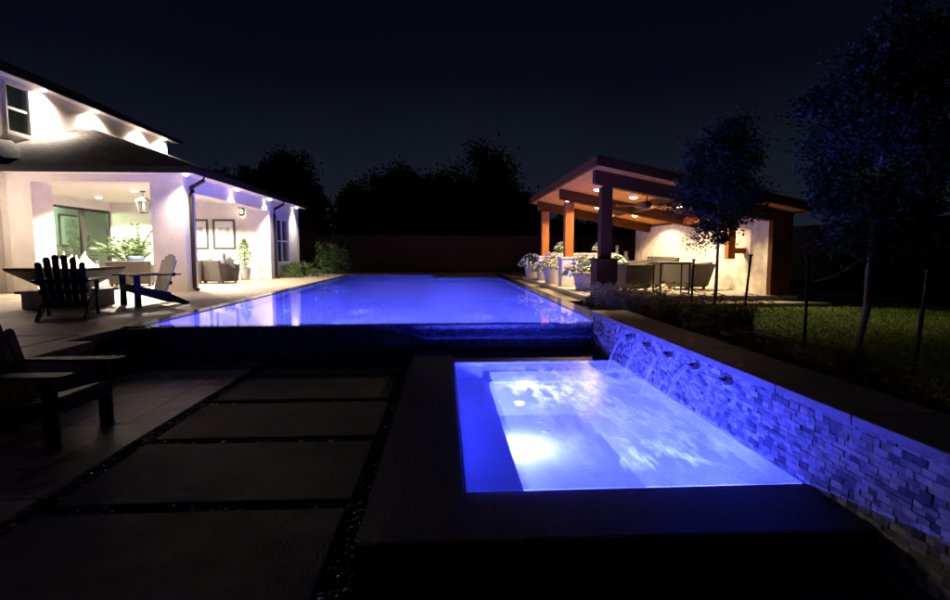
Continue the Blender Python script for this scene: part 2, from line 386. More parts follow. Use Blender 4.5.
def pool_lamp(p, n, power, parent, rad=.09, c=BLUE, off=.14, spot=None, lr=.06):
    n = Vector(n).normalized(); p = Vector(p); m = MB()
    a = n.cross(Vector((0,0,1))).normalized(); u = Vector((0,0,1)); k = 14
    q = p+n*.012
    m.add([q+rad*(a*math.cos(6.2832*i/k)+u*math.sin(6.2832*i/k)) for i in range(k)]+[p+rad*(a*math.cos(6.2832*i/k)+u*math.sin(6.2832*i/k)) for i in range(k)],
          [tuple(range(k))]+[(i,(i+1)%k,k+(i+1)%k,k+i) for i in range(k)])
    o = m.build('pool_light', M['lampb'], parent)
    if spot: lamp('SPOT', 'pool_lamp', p+n*off, power, c, o, .06, spot[0], .7, n+Vector((0,0,-math.tan(R(spot[1])))))
    else: lamp('POINT', 'pool_lamp', p+n*off, power, c, o, lr)
    return o
for x in (-3.2,-1.6,0,1.4): pool_lamp((x,7.32,.0),(0,1,0),K_POOL,pool,off=.12,spot=(165,6))
for y in (10.2,13.4,16.6,19.8): pool_lamp((-4.0,y,.0),(1,0,0),K_POOL*.7,pool,.06,off=.12,spot=(140,6))
for y in (9.6,12.4,15.2,18.0): pool_lamp((2.15,y,.0),(-1,0,0),K_POOL*.7,pool,.05,off=.12,spot=(140,6))  # right-wall row added to even out the pool glow
w = MB(); w.prism([(-3.99,7.125),(2.13,7.125),(2.13,19.98),(-.42,19.98),(-.42,22.76),(-3.99,22.76)], WZ-.001, WZ)
w.v = [v for v in w.v]; w.f = [w.f[1]]                          # top sheet only
tag(w.build('pool_water', water('pool water', (.5,.54,1), 1.3, .12, stretch=(1,.6,1))), kind='structure')

# ------------------------------------------------------------------ spa
SY0, SY1, SX0, SX1 = 2.74, 6.06, .11, 1.99
spa = thing('spa', 'square raised spa brimming with bright blue water, edged in black mosaic tile', 'spa', (1,4.4,0))
b = MB(); sf = -.37
b.box(SX0-.1,SX1,SY0-.1,SY1+.1,sf-.1,sf)
b.box(SX0-.02,SX0,SY0-.02,SY1+.02,sf,SZ-.02); b.box(SX0,SX1,SY0-.02,SY0,sf,SZ-.02); b.box(SX0,SX1,SY1,SY1+.02,sf,SZ-.02)
b.box(1.984,1.992,SY0,SY1,sf,SZ-.015)
b.build('basin', M['plaster'], spa)
b = MB(); b.box(SX0,SX0+.38,SY0,SY1,sf,-.05); b.box(SX0+.38,SX1,SY1-.3,SY1,sf,.02)
b.add([(1.55,SY0,sf+.001),(1.983,SY0,.06),(1.983,SY1-.301,.06),(1.55,SY1-.301,sf+.001)],[(0,1,2,3)]); 
b.build('bench', M['plaster'], spa)
b = MB()                                                     # black mosaic apron round the water
b.box(-.4,SX0-.02,2.25,7.11,-.2,SZ-.006); b.box(SX0-.02,SX1+.005,2.25,SY0-.02,-.2,SZ-.006); b.box(SX0-.02,SX1+.005,SY1+.02,7.11,-.2,SZ-.03)
b.build('apron', M['mosaicf'], spa)
b = MB(); b.box(-.4,1.995,2.238,2.2475,-.2,SZ-.008); b.build('front_face', M['mosaicx'], spa)
o = pool_lamp((SX0+.38,4.8,-.16),(1,0,0),K_SPA,spa,.07,(.062,.07,1),.2,None,.035)
pool_lamp((1.3,SY0,-.2),(0,1,0),K_SPA*.9,spa,.06,(.034,.05,1),.1,(160,-4))  # unseen second lamp, added to throw more blue onto the stone wall
for y in (5.2,5.5,3.6,3.1):
    b = MB(); b.lathe([(.035,0),(.035,.012),(.015,.014)], (SX0+.9,y,sf), 12); b.build('jet_fitting', M['trim'], spa)
w = MB(); n = 2
w.add([(SX0-.02,SY0-.02,SZ),(SX1+.005,SY0-.02,SZ),(SX1+.005,SY1+.02,SZ),(SX0-.02,SY1+.02,SZ)], [(0,1,2,3)])
tag(w.build('spa_water', water('spa water', (.66,.74,1), 6, .35, foam=(.3,1.3,.75), stretch=(2.2,.75,1), ior=1.2, clear=.4, rough=.03, grough=.2)), kind='structure')

# ------------------------------------------------------------------ stone water wall
wall = thing('water_wall', 'low split face stone wall with water spouts, lit blue beside the spa', 'stone wall', (2.2,3.5,0))
b = MB(); b.box(2.03,2.42,-3,7.0,-.2,.6); b.build('core', M['stonew'], wall)
b = MB(); z = -.1
while z < .60:
    h = random.choice((.026,.03,.034,.038)); h = min(h, .608-z); y = -1.0+random.uniform(0,.1)
    while y < 7.0:
        L = random.uniform(.03,.085); y1 = min(y+L,7.0)
        dx = random.uniform(0,.006); x0 = 1.995+dx
        v0 = [(x0+random.uniform(-.0025,.0025), yy, zz) for yy in (y+.0008,y1-.0008) for zz in (z+.0008,z+h-.0008)]
        b.add([v0[0],v0[1],v0[3],v0[2],(2.04,y+.002,z+.002),(2.04,y+.002,z+h-.002),(2.04,y1-.002,z+h-.002),(2.04,y1-.002,z+.002)],
              [(3,2,1,0),(0,1,5,4),(1,2,6,5),(2,3,7,6),(3,0,4,7)])
        y = y1
    z += h
b.box(2.0,2.42,6.985,7.02,-.1,.607)
# per-stone tone comes from a noise sampled coarsely
def stone_face():
    m, t, out = nt('ledge stone face')
    g = N(t,'ShaderNodeNewGeometry'); cr = N(t,'ShaderNodeValToRGB')
    cr.color_ramp.elements[0].color = (.03,.03,.03,1); cr.color_ramp.elements[1].color = (.55,.53,.5,1)
    e = cr.color_ramp.elements.new(.4); e.color = (.24,.235,.22,1)
    t.links.new(g.outputs['Random Per Island'], cr.inputs['Fac'])
    tc = N(t,'ShaderNodeTexCoord'); no = N(t,'ShaderNodeTexNoise', Scale=28.0, Detail=6.0); t.links.new(tc.outputs['Object'], no.inputs['Vector'])
    mr = N(t,'ShaderNodeMapRange'); mr.inputs['To Min'].default_value = .55; mr.inputs['To Max'].default_value = 1.4; t.links.new(no.outputs['Fac'], mr.inputs['Value'])
    mx = N(t,'ShaderNodeMix', _data_type='RGBA', _blend_type='MULTIPLY'); mx.inputs['Factor'].default_value = 1
    t.links.new(cr.outputs['Color'], mx.inputs['A']); t.links.new(mr.outputs[0], mx.inputs['B'])
    bs = N(t,'ShaderNodeBsdfPrincipled', Roughness=.7); t.links.new(mx.outputs['Result'], bs.inputs['Base Color'])
    bp = N(t,'ShaderNodeBump', Strength=.8, Distance=.012); t.links.new(no.outputs['Fac'], bp.inputs['Height']); t.links.new(bp.outputs['Normal'], bs.inputs['Normal'])
    t.links.new(bs.outputs[0], out.inputs['Surface'])
    return m
b.build('stone_facing', stone_face(), wall)
b = MB(); y = -3
while y < 7.04:
    y1 = min(y+random.uniform(.58,.62),7.05); b.box(1.97,2.45,y+.002,y1-.002,.61,.662); y = y1
b.build('cap', M['coping'], wall, bevel=.006)
def jet_mat():
    m, t, out = nt('falling water')
    tr = N(t,'ShaderNodeBsdfTransparent'); gl = N(t,'ShaderNodeBsdfTranslucent'); gl.inputs['Color'].default_value = (.8,.85,.95,1)
    df = N(t,'ShaderNodeBsdfDiffuse'); ad = N(t,'ShaderNodeAddShader'); t.links.new(gl.outputs[0], ad.inputs[0]); t.links.new(df.outputs[0], ad.inputs[1])
    tc = N(t,'ShaderNodeTexCoord'); mp = N(t,'ShaderNodeMapping'); mp.inputs['Scale'].default_value = (14,120,14); t.links.new(tc.outputs['Object'], mp.inputs['Vector'])
    no = N(t,'ShaderNodeTexNoise', Scale=1.0, Detail=3.0); t.links.new(mp.outputs[0], no.inputs['Vector'])
    mr = N(t,'ShaderNodeMapRange'); mr.inputs['From Min'].default_value = .35; mr.inputs['From Max'].default_value = .75; mr.inputs['To Max'].default_value = .85
    t.links.new(no.outputs['Fac'], mr.inputs['Value'])
    mx = N(t,'ShaderNodeMixShader'); t.links.new(mr.outputs[0], mx.inputs[0]); t.links.new(tr.outputs[0], mx.inputs[1]); t.links.new(ad.outputs[0], mx.inputs[2])
    t.links.new(mx.outputs[0], out.inputs['Surface'])
    return m
M['jet'] = jet_mat()
for y in (5.55,5.05,4.55,4.06,3.57):
    b = MB(); b.box(1.945,2.03,y-.045,y+.045,.527,.534); b.box(1.945,2.03,y-.045,y-.04,.534,.556); b.box(1.945,2.03,y+.04,y+.045,.534,.556); b.box(1.985,2.03,y-.045,y+.045,.556,.562)
    sp = b.build('spout', M['bronze'], wall)
    s = MB(); pts = []
    for i in range(11):
        u = i/10; x = 1.94-.2*u; zz = .545-.005*u-(.545-SZ)*u*u; wd = .05-.02*u
        pts.append((x,zz,wd))
    vs = []
    for x,zz,wd in pts: vs += [(x,y-wd,zz),(x,y-wd*.3,zz+.006),(x,y+wd*.3,zz+.006),(x,y+wd,zz)]
    s.add(vs, [(i*4+k,i*4+k+1,i*4+k+5,i*4+k+4) for i in range(10) for k in range(3)])
    s.build('water_stream', M['jet'], sp, smooth=True)

# ------------------------------------------------------------------ house
WX, WY, PX = -11.9, 13.3, -6.28
house = thing('house', 'two storey pale painted house with covered porch and bright eave lights', 'house', (-9,16,DZ))
b = MB(); zt = 3.32
b.box(-10.32,-9.78,WY,WY+.7,DZ,zt-.3); b.box(-7.05,PX,WY,WY+.6,DZ,zt-.3)
b.box(-10.32,PX,WY,WY+.42,zt-.3+.1,zt)                                             # header over the front opening
b.box(-10.32,-9.78,WY,WY+.7,zt-.3,zt-.2); b.box(-7.05,PX,WY,WY+.42,zt-.3,zt-.2)
b.box(PX-.42,PX,WY+.42,19.6,2.92,zt)                                              # header along the side
b.box(-7.1,PX,19.6,20.3,DZ,zt)
b.box(-12.0,-7.1,19.8,20.0,DZ,3.3)                                                # back wall of the porch
b.box(PX-.3,PX,20.3,23.2,DZ,1.02); b.box(PX-.3,PX,20.3,23.2,2.72,zt); b.box(PX-.3,PX,21.9,23.2,1.02,2.72)
b.box(-12,PX,23.2,23.4,DZ,zt)
b.box(-10.95,-10.32,WY+.15,WY+.5,DZ,3.5); b.box(-10.9,-10.6,-4,WY-.1,DZ,3.5); b.box(-10.9,-10.6,WY-.1,WY+.15,DZ,3.5)
b.box(WX-.25,WX,13.3,17.0,DZ,3.3); b.box(WX-.25,WX,17.0,19.8,2.9,3.3)               # around the sliding door
b.box(WX-.25,WX,-4,15.5,3.3,6.28); b.box(WX-.25,WX,15.5,16.4,3.3,4.72); b.box(WX-.25,WX,15.5,16.4,6.1,6.28); b.box(WX-.25,WX,16.4,24.0,3.3,6.28)
b.box(-18,WX-.25,23.75,24.0,3.3,6.28)
b.build('wall', M['stucco'], house)
b = MB(); b.box(-12,PX-.3,WY+.42,19.8,3.2,3.26); b.build('ceiling', M['ceil'], house)
# porch roof
ex, ey, ez, sl = -5.86, 12.86, 3.40, .37
zr = ez+sl*(ex-WX); yr = ey+(ex-WX)
b = MB()
b.add([(ex,ey,ez),(ex,23.6,ez),(WX,23.6,zr),(WX,yr,zr),(-10.1,ey,ez),(WX,ey,ez),(WX,ey,ez+.3)], [(0,1,2,3),(0,3,6,5) if False else (0,3,5)])
b.add([(ex,ey,ez-.02),(ex,23.6,ez-.02),(WX,23.6,ez-.02),(WX,ey,ez-.02)], [(3,2,1,0)])
b.add([(ex,23.6,ez-.02),(ex,23.6,ez),(WX,23.6,zr),(WX,23.6,ez-.02)], [(0,3,2,1)])
b.build('roof', M['roof'], house)
b = MB(); lx, lz = -10.15, 3.62                                                     # lower roof of the left wing
b.add([(lx,-4,lz),(lx,13.0,lz),(WX,13.0,lz+.64),(WX,-4,lz+.64)], [(0,1,2,3)])
b.add([(lx,13.0,lz),(lx,13.0,lz-.1),(WX,13.0,lz-.1),(WX,13.0,lz+.64)], [(0,1,2,3)])
b.add([(lx,13.0,lz),(-10.3,14.2,lz+.15),(WX,15.6,lz+.9),(WX,13.0,lz+.64)], [(0,1,2,3)])
b.build('roof', M['roof'], house)
b = MB(); ux, uz = -11.56, 6.2
b.add([(ux,-4,uz+.1),(ux,24.6,uz+.1),(-16,24.6,uz+2.2),(-16,-4,uz+2.2)], [(0,1,2,3)])
b.add([(ux,24.6,uz+.1),(ux-4.7,24.6,uz+2.2),(ux-4.7,24.6,uz+.05)], [(0,2,1)])
b.build('roof', M['roof'], house)
b = MB(); b.box(ex+.03-.5,ex-.02,ey+.05,23.55,ez-.1,ez-.06); b.box(-10.2,ex-.45,ey+.05,WY-.01,ez-.1,ez-.06); b.box(WX,ux-.02,-4,24.5,uz,uz+.03)
b.box(-10.6,lx-.02,-4,13.0,lz-.12,lz-.1)
b.build('soffit', M['trim'], house)
b = MB()
b.box(ex-.03,ex+.03,ey-.02,23.62,ez-.12,ez+.03); b.box(-10.12,ex-.03,ey-.03,ey+.03,ez-.12,ez+.03)
b.box(ux-.03,ux+.03,-4,24.62,uz-.02,uz+.12); b.box(lx-.03,lx+.03,-4,13.0,lz-.12,lz+.03)
b.build('gutter', M['dark'], house)
for y, x0 in ((13.55,0),(20.0,0)):
    b = MB(); b.tube([(ex-.02,y,ez-.08),(ex-.02,y,ez-.2),(PX+.07,y,ez-.38),(PX+.06,y,ez-.6),(PX+.06,y,DZ+.1),(PX+.16,y,DZ+.03)], .05, 8)
    b.build('downspout', M['dark'], house, smooth=True)
def soffit_light(p, power, aim=(0,0,-1), size=62):
    m = MB(); m.lathe([(.075,.0),(.075,-.012),(.06,-.012)], p, 14); o = m.build('soffit_light', M['trim'], house)
    e = MB(); e.lathe([(.068,-.01),(.066,-.03),(.045,-.052),(.01,-.06)], p, 14); e.build('lens', M['lampw'], o)
    lamp('SPOT','soffit_lamp', Vector(p)+Vector((0,0,-.075)), power, (1,.86,.74), o, .06, size, 1.0, aim)
for y in (16.75,19.1,21.8,23.5): soffit_light((WX+.17,y,uz), K_EAVE, (-.3,0,-1), 150)
for y in (13.1,16.2,19.1,22.5): soffit_light((PX+.18,y,ez-.1), K_EAVE*.33, (-.12,0,-1), 105)
for x in (-9.0,-8.2): pass
def ceiling_light(x, y, z, power, parent, c=WARM, m='lampw', nm='ceiling_light'):
    a = MB(); a.lathe([(.1,.03),(.1,-.026),(.09,-.028)], (x,y,z), 16); o = a.build(nm, M['trim'], parent)
    e = MB(); e.lathe([(.085,-.026),(.08,-.045),(.045,-.062),(.01,-.066)], (x,y,z), 16); e.build('lens', M[m], o)
    lamp('SPOT','ceiling_lamp',(x,y,z-.075),power,c,o,.07,148,.15,(0,0,-1))
for x, y in ((-8.75,15.7),(-7.5,15.2),(-10.9,17.6),(-8.4,17.1)): ceiling_light(x,y,3.2,K_PORCH,house)
# sliding door in the long wall
dr = MB()
for y in (17.0,18.3,19.7): dr.box(WX-.12,WX-.02,y,y+.08,DZ,2.9)
dr.box(WX-.12,WX-.02,17.08,19.7,2.82,2.9); dr.box(WX-.12,WX-.02,17.08,19.7,DZ,DZ+.1); dr.box(WX-.1,WX-.04,18.38,18.5,DZ+.1,2.82)
df = dr.build('sliding_door', M['dark'], house)
for y0,y1 in ((17.08,18.3),(18.38,19.7)):
    p = MB(); p.box(WX-.078,WX-.07,y0,y1,DZ+.1,2.82); p.build('pane', M['glassd'], df)
b = MB(); b.box(-13.7,-13.55,16.4,22.8,DZ,3.0); b.box(-13.55,WX-.25,16.4,16.5,DZ,3.0); b.box(-13.55,WX-.25,22.7,22.8,DZ,3.0); b.box(-13.7,WX-.25,16.4,22.8,3.0,3.1)
b.build('inner_room', M['room'], house)
b = MB(); b.box(-13.54,-13.2,19.4,21.2,1.28,1.34); b.box(-13.54,-13.25,19.5,19.6,DZ,1.28); b.box(-13.54,-13.25,21.0,21.1,DZ,1.28); b.box(-13.54,-13.3,19.6,21.0,.8,.85)
tag(b.build('console_table', M['dark']), 'dark console table under the picture inside the glass door', 'table')
lamp('POINT','room_lamp',(-12.7,18.2,2.8),420,(1,.92,.75),house,.1)
# upper window and side window
def window(x, y0, y1, z0, z1, cols, rows, curtain=True):
    m = MB(); f = .06
    m.box(x-.14,x+.02,y0,y0+f,z0,z1); m.box(x-.14,x+.02,y1-f,y1,z0,z1); m.box(x-.14,x+.02,y0+f,y1-f,z0,z0+f); m.box(x-.14,x+.02,y0+f,y1-f,z1-f,z1)
    for i in range(1,cols): yy = y0+(y1-y0)*i/cols; m.box(x-.1,x-.02,yy-.025,yy+.025,z0+f,z1-f)
    for i in range(1,rows): zz = z0+(z1-z0)*i/rows; m.box(x-.105,x-.015,y0+f,y1-f,zz-.03,zz+.03)
    w = m.build('window', M['trim'], house)
    p = MB(); p.box(x-.07,x-.06,y0+f,y1-f,z0+f,z1-f); p.build('pane', M['glassw'], w)
    s = MB(); s.box(x-.02,x+.06,y0-.06,y1+.06,z0-.07,z0-.002); s.build('sill', M['trim'], w)
    if curtain:
        c = MB(); k = 60; vs = []
        for i in range(k+1):
            yy = y0+f+(y1-y0-2*f)*i/k; xx = x-.2+.03*math.sin(i*1.3)
            vs += [(xx,yy,z0+f),(xx,yy,z1-f)]
        c.add(vs, [(2*i,2*i+2,2*i+3,2*i+1) for i in range(k)]); c.build('curtain', M['curtain'], w, smooth=True)
window(WX,15.5,16.4,4.72,6.1,1,2); window(PX,20.3,21.9,1.02,2.72,2,2)
lamp('POINT','room_lamp',(PX-1.2,21.1,2.3),14,(1,.88,.66),house,.1)
lamp('POINT','room_lamp',(WX-1.0,15.9,5.6),4,(.8,1,.75),house,.1)
# wall lanterns
def lantern(loc, label, power):
    t = thing('wall_lantern', label, 'lantern', loc); x,y,z = loc
    m = MB(); m.box(x-.06,x+.06,y-.02,y,z-.12,z+.14); m.bar((x,y-.02,z+.12),(x,y-.12,z+.16),.02,.02); m.build('bracket', M['dark'], t)
    m = MB()
    for sx in (-1,1):
        for sy in (-1,1): m.bar((x+sx*.06,y-.13+sy*.06,z-.14),(x+sx*.075,y-.13+sy*.075,z+.12),.012,.012)
    m.frustum((x,y-.13),.09,.09,z+.12,.02,.02,z+.2); m.frustum((x,y-.13),.05,.05,z-.17,.07,.07,z-.14); m.build('cage', M['dark'], t)
    m = MB(); m.lathe([(.02,-.1),(.03,-.04),(.02,.03),(.006,.06)], (x,y-.13,z), 10); m.build('bulb', M['lampw'], t)
    lamp('POINT','lantern_lamp',(x,y-.13,z-.02),power,WARM,t,.04)
lantern((-7.28,19.79,2.92), 'small dark wall lantern on the porch back wall, right of the framed prints', 14)
b = thing('wall_sconce', 'bright wall lantern on the left wing wall at the picture edge', 'lantern', (-10.6,11.9,2.4))
m = MB(); m.box(-10.6,-10.57,11.82,11.98,2.2,2.6); m.box(-10.57,-10.45,11.85,11.95,2.55,2.58); m.build('bracket', M['dark'], b)
m = MB(); m.lathe([(.05,-.15),(.07,-.1),(.07,.1),(.03,.13)], (-10.42,11.9,2.4), 12); m.build('bulb', M['lampw'], b)
lamp('POINT','sconce_lamp',(-10.25,11.9,2.4),60,WARM,b,.08)
# hanging lantern
t = thing('hanging_lantern', 'black caged pendant lantern hanging from the porch ceiling', 'lantern', (-8.68,16.0,3.2))
m = MB(); m.lathe([(.07,0),(.07,-.03),(.02,-.04)], (-8.68,16,3.2), 12); m.tube([(-8.68,16,3.17),(-8.68,16,3.02)], .012, 6); m.build('canopy', M['black'], t)
m = MB(); m.frustum((-8.68,16),.16,.16,2.92,.04,.04,3.03)
for sx in (-1,1):
    for sy in (-1,1): m.bar((-8.68+sx*.13,16+sy*.13,2.92),(-8.68+sx*.09,16+sy*.09,2.6),.018,.018)
m.frustum((-8.68,16),.07,.07,2.56,.1,.1,2.6); m.build('cage', M['black'], t)
m = MB(); m.lathe([(.02,2.66),(.035,2.72),(.03,2.82),(.01,2.88)], (-8.68,16,0), 10); m.build('bulb', M['lampd'], t)
lamp('POINT','lantern_lamp',(-8.68,16,2.75),6,WARM,t,.04)
# framed pictures
def picture(x0,x1,z0,z1,y,label,axis='Y'):
    t = thing('framed_print', label, 'picture', ((x0+x1)/2,y,z0) if axis=='Y' else (y,(x0+x1)/2,z0), 0, 'framed prints of the house')
    P = (lambda m,a,b,c,d,e,f: m.box(a,b,y-f,y-e,c,d)) if axis=='Y' else (lambda m,a,b,c,d,e,f: m.box(y+e,y+f,a,b,c,d))
    m = MB(); w = .07
    P(m,x0,x0+w,z0,z1,0,.04); P(m,x1-w,x1,z0,z1,0,.04); P(m,x0+w,x1-w,z0,z0+w,0,.04); P(m,x0+w,x1-w,z1-w,z1,0,.04); m.build('frame', M['frame'], t)
    m = MB(); P(m,x0+w,x1-w,z0+w,z1-w,.002,.012); m.build('paper', M['paper'], t)
    q = (x1-x0)*.26; cx, cz = (x0+x1)/2, (z0+z1)/2
    m = MB(); P(m,cx-q,cx+q,cz-q*1.3,cz+q*1.2,.0135,.0145); m.build('print', M['ink'], t)
picture(-8.36,-7.57,1.55,2.63,19.8,'framed botanical print on the porch back wall, fully in view')
picture(-9.3,-8.52,1.55,2.63,19.8,'framed print on the porch back wall, half hidden behind the corner pillar')
picture(19.55,20.85,1.65,2.8,-13.54,'framed print seen through the green glass sliding door','X')

# ------------------------------------------------------------------ furniture
def make_adirondack(label, m, mb, loc, rz):
    t = thing('adirondack_chair', label, 'chair', loc, rz, 'adirondack chairs around the patio')
    b = MB()
    for i in range(6):
        u = i/5; y = -.40+.56*u; z = .375-.15*u; b.bar((-.27,y,z),(.27,y,z),.09,.022,(0,.26,1))
    b.build('seat', m, t, bevel=.004, local=True)
    bk = MB()
    hs = [.68,.755,.79,.79,.755,.68]
    for i,h in enumerate(hs):
        x0 = -.25+i*.1; s = 1+.12*1
        w = .041; pts = []
        d = Vector((0,.31,.95)).normalized(); p0 = Vector((x0*.86,.105,.18)); fan = Vector((x0*.16,0,0))
        k = 8; prof = [(-w,0),(w,0)]+[(w*math.cos(math.pi*j/k), h-w+w*math.sin(math.pi*j/k)) for j in range(k+1)]
        n = Vector((0,-d.z,d.y))*.011
        vs = [p0+d*v+Vector((u_,0,0))+fan*(v/h) for u_,v in prof]
        L = len(vs); bk.add([v-n for v in vs]+[v+n for v in vs], [tuple(range(L)),tuple(reversed(range(L,2*L)))]+[(q,(q+1)%L,L+(q+1)%L,L+q) for q in range(L)])
    bk.build('backrest', mb, t, local=True)
    r = MB(); r.bar((-.29,.205,.40),(.29,.205,.40),.03,.07,(0,.3,1)); r.bar((-.31,.26,.555),(.31,.26,.555),.03,.07,(0,.3,1)); r.bar((-.27,.145,.2),(.27,.145,.2),.03,.07,(0,.3,1))
    r.build('back_rail', m, t, bevel=.003, local=True)
    for s in (-1,1):
        l = MB(); l.box(s*.31-.018,s*.31+.018,-.43,-.33,0,.545); l.build('leg', m, t, bevel=.004, local=True)
        l = MB()
        prof = [(-.44,.385),(-.44,.29),(-.30,.235),(.38,0),(.51,0),(.51,.03),(.16,.215)]
        n = len(prof); l.add([(s*.275-.014,y,z) for y,z in prof]+[(s*.275+.014,y,z) for y,z in prof], [tuple(range(n)),tuple(reversed(range(n,2*n)))]+[(q,n+q,n+(q+1)%n,(q+1)%n) for q in range(n)])
        l.build('leg', m, t, local=True)
        a = MB(); pr = [(-.09,-.50),(-.075,-.53),(.055,-.53),(.07,-.50),(.07,-.2),(.02,.36),(-.04,.36),(-.09,-.1)]
        pr = [(s*.33+(x if s>0 else -x), y) for x,y in pr]
        if s < 0: pr.reverse()
        a.prism(pr,.546,.57); a.build('arm', m, t, bevel=.005, local=True)
        br = MB(); xb = s*.335; br.add([(xb-.01,-.40,.545),(xb+.01,-.40,.545),(xb+.01,-.36,.40),(xb-.01,-.36,.40),(xb-.01,-.36,.545),(xb+.01,-.36,.545)], [(0,1,2,3),(0,3,4),(1,5,2),(3,2,5,4)])
        br.build('arm_bracket', m, t, local=True)
    f = MB(); f.box(-.26,.26,-.445,-.425,.27,.375); f.build('front_rail', m, t, bevel=.003, local=True)
    return t
make_adirondack('big black adirondack chair on the lower patio, cut by the left picture edge', M['chair'], M['chair'], (-3.24,4.23,.001), R(90))
make_adirondack('black adirondack chair seen from behind, drawn up to the burning fire table', M['chair'], M['chair'], (-5.62,8.2,DZ), R(204))
make_adirondack('adirondack chair with firelit grey back standing right of the fire table', M['chair'], M['chairlit'], (-5.42,10.15,DZ), R(-40))

# fire table
t = thing('fire_table', 'square dark fire bowl on a stone pedestal with open gas flames', 'fire table', (-6.7,9.85,DZ))
x, y = -6.7, 9.85
b = MB(); b.box(x-.48,x+.48,y-.48,y+.48,DZ,DZ+.26); b.build('pedestal', M['coping'], t, bevel=.01)
b = MB(); b.box(x-.54,x+.54,y-.54,y+.54,DZ+.26,DZ+.31); b.build('slab', M['coping'], t, bevel=.008)
b = MB(); z0, z1 = DZ+.31, DZ+.70; A, B_, FW = .22, .63, .46
b.add([(x+sx*a,y+sy*a,zz) for a,zz in ((A,z0),(B_-.015,z1-.045),(B_,z1),(FW,z1),(FW-.015,z1-.08)) for sx,sy in ((-1,-1),(1,-1),(1,1),(-1,1))],
      [(3,2,1,0)]+[(r*4+k,r*4+(k+1)%4,r*4+4+(k+1)%4,r*4+4+k) for r in range(4) for k in range(4)]+[(16,17,18,19)])
b.build('bowl', M['copper'], t)
b = MB(); k = 26; q = FW-.03
b.add([(x-q+2*q*i/k, y-q+2*q*j/k, z1-.06+random.uniform(-.018,.022)) for i in range(k+1) for j in range(k+1)], [(i*(k+1)+j,(i+1)*(k+1)+j,(i+1)*(k+1)+j+1,i*(k+1)+j+1) for i in range(k) for j in range(k)])
b.build('lava_rock', M['black'], t)
for i in range(22):
    b = MB(); u = random.uniform(-.36,.36); v = random.uniform(-.22,.22); h = random.uniform(.15,.31)*(1.2-abs(u)*1.6); r0 = random.uniform(.04,.07)
    lean = random.uniform(-.05,.07); h = max(.09,h)
    pts = [(x+.1+u+lean*k*k+.012*math.sin(k*7+i), y+v+.02*math.sin(k*5+i), z1-.06+h*k) for k in (0,.15,.35,.55,.75,.9,1)]
    b.tube(pts, [r0*.6,r0,r0*.95,r0*.7,r0*.4,r0*.17,.002], 9)
    b.build('flame', M['flame'], t, smooth=True)
lamp('POINT','flame_lamp',(x,y,z1+.25),K_FIRE,(1,.7,.4),t,.12)

def armchair(label, loc, rz, w=.82, d=.8, cat='armchair', name='wicker_armchair', group=None, m='wicker', h=.72):
    t = thing(name, label, cat, loc, rz, group)
    b = MB(); b.frustum((0,0),w/2-.05,d/2-.05,.06,w/2-.03,d/2-.03,.34); b.build('base', M['wickery'], t, bevel=.02, local=True)
    b = MB(); b.add([(-w/2+.06,d/2-.14,.08),(w/2-.06,d/2-.14,.08),(w/2,d/2+.03,h),(-w/2,d/2+.03,h),(-w/2+.06,d/2-.02,.08),(w/2-.06,d/2-.02,.08),(w/2,d/2+.13,h),(-w/2,d/2+.13,h)],
          [(0,1,2,3),(5,4,7,6),(3,2,6,7),(0,4,5,1),(1,5,6,2),(4,0,3,7)]); b.build('backrest', M[m], t, bevel=.025, local=True)
    for s in (-1,1):
        b = MB(); b.add([(s*(w/2-.16),-d/2+.04,.08),(s*(w/2-.05),-d/2+.04,.08),(s*(w/2-.05),d/2-.02,.08),(s*(w/2-.16),d/2-.02,.08),
                         (s*(w/2-.13),-d/2,.58),(s*(w/2),-d/2,.58),(s*(w/2),d/2+.04,.64),(s*(w/2-.13),d/2+.04,.64)],
                        [(0,3,2,1),(4,5,6,7),(0,1,5,4),(1,2,6,5),(2,3,7,6),(3,0,4,7)]); b.build('arm', M['wickery'], t, bevel=.02, local=True)
    for sx in (-1,1):
        for sy in (-1,1):
            b = MB(); b.box(sx*(w/2-.1)-.025,sx*(w/2-.1)+.025,sy*(d/2-.12)-.025,sy*(d/2-.12)+.025,0,.07); b.build('leg', M['black'], t, local=True)
    b = MB(); b.box(-w/2+.14,w/2-.14,-d/2+.02,d/2-.14,.342,.46); b.build('seat_cushion', M['cushion'], t, bevel=.035, local=True)
    return t
def pillow(label, loc, rz, m, tilt=R(-20), s=.42):
    b = MB(); k = 8; vs = []; fs = []
    for side in (1,-1):
        for i in range(k+1):
            for j in range(k+1):
                u, v = i/k*2-1, j/k*2-1; th = .075*((1-u*u)*(1-v*v))**.45; pin = 1-.08*(u*u*v*v)-.05*(1-abs(u)) if abs(v)>.9 else 1
                vs.append((u*s/2*pin, side*th, v*s/2))
    q = (k+1)**2
    for side in (0,1):
        for i in range(k):
            for j in range(k):
                a = side*q+i*(k+1)+j; f = (a,a+1,a+k+2,a+k+1); fs.append(f if side==0 else f[::-1])
    b.add(vs, fs); o = b.build('pillow', m, smooth=True); o.location = loc; o.rotation_euler = (tilt,0,rz)
    return tag(o, label, 'pillow', 'scatter pillows on the porch seats')
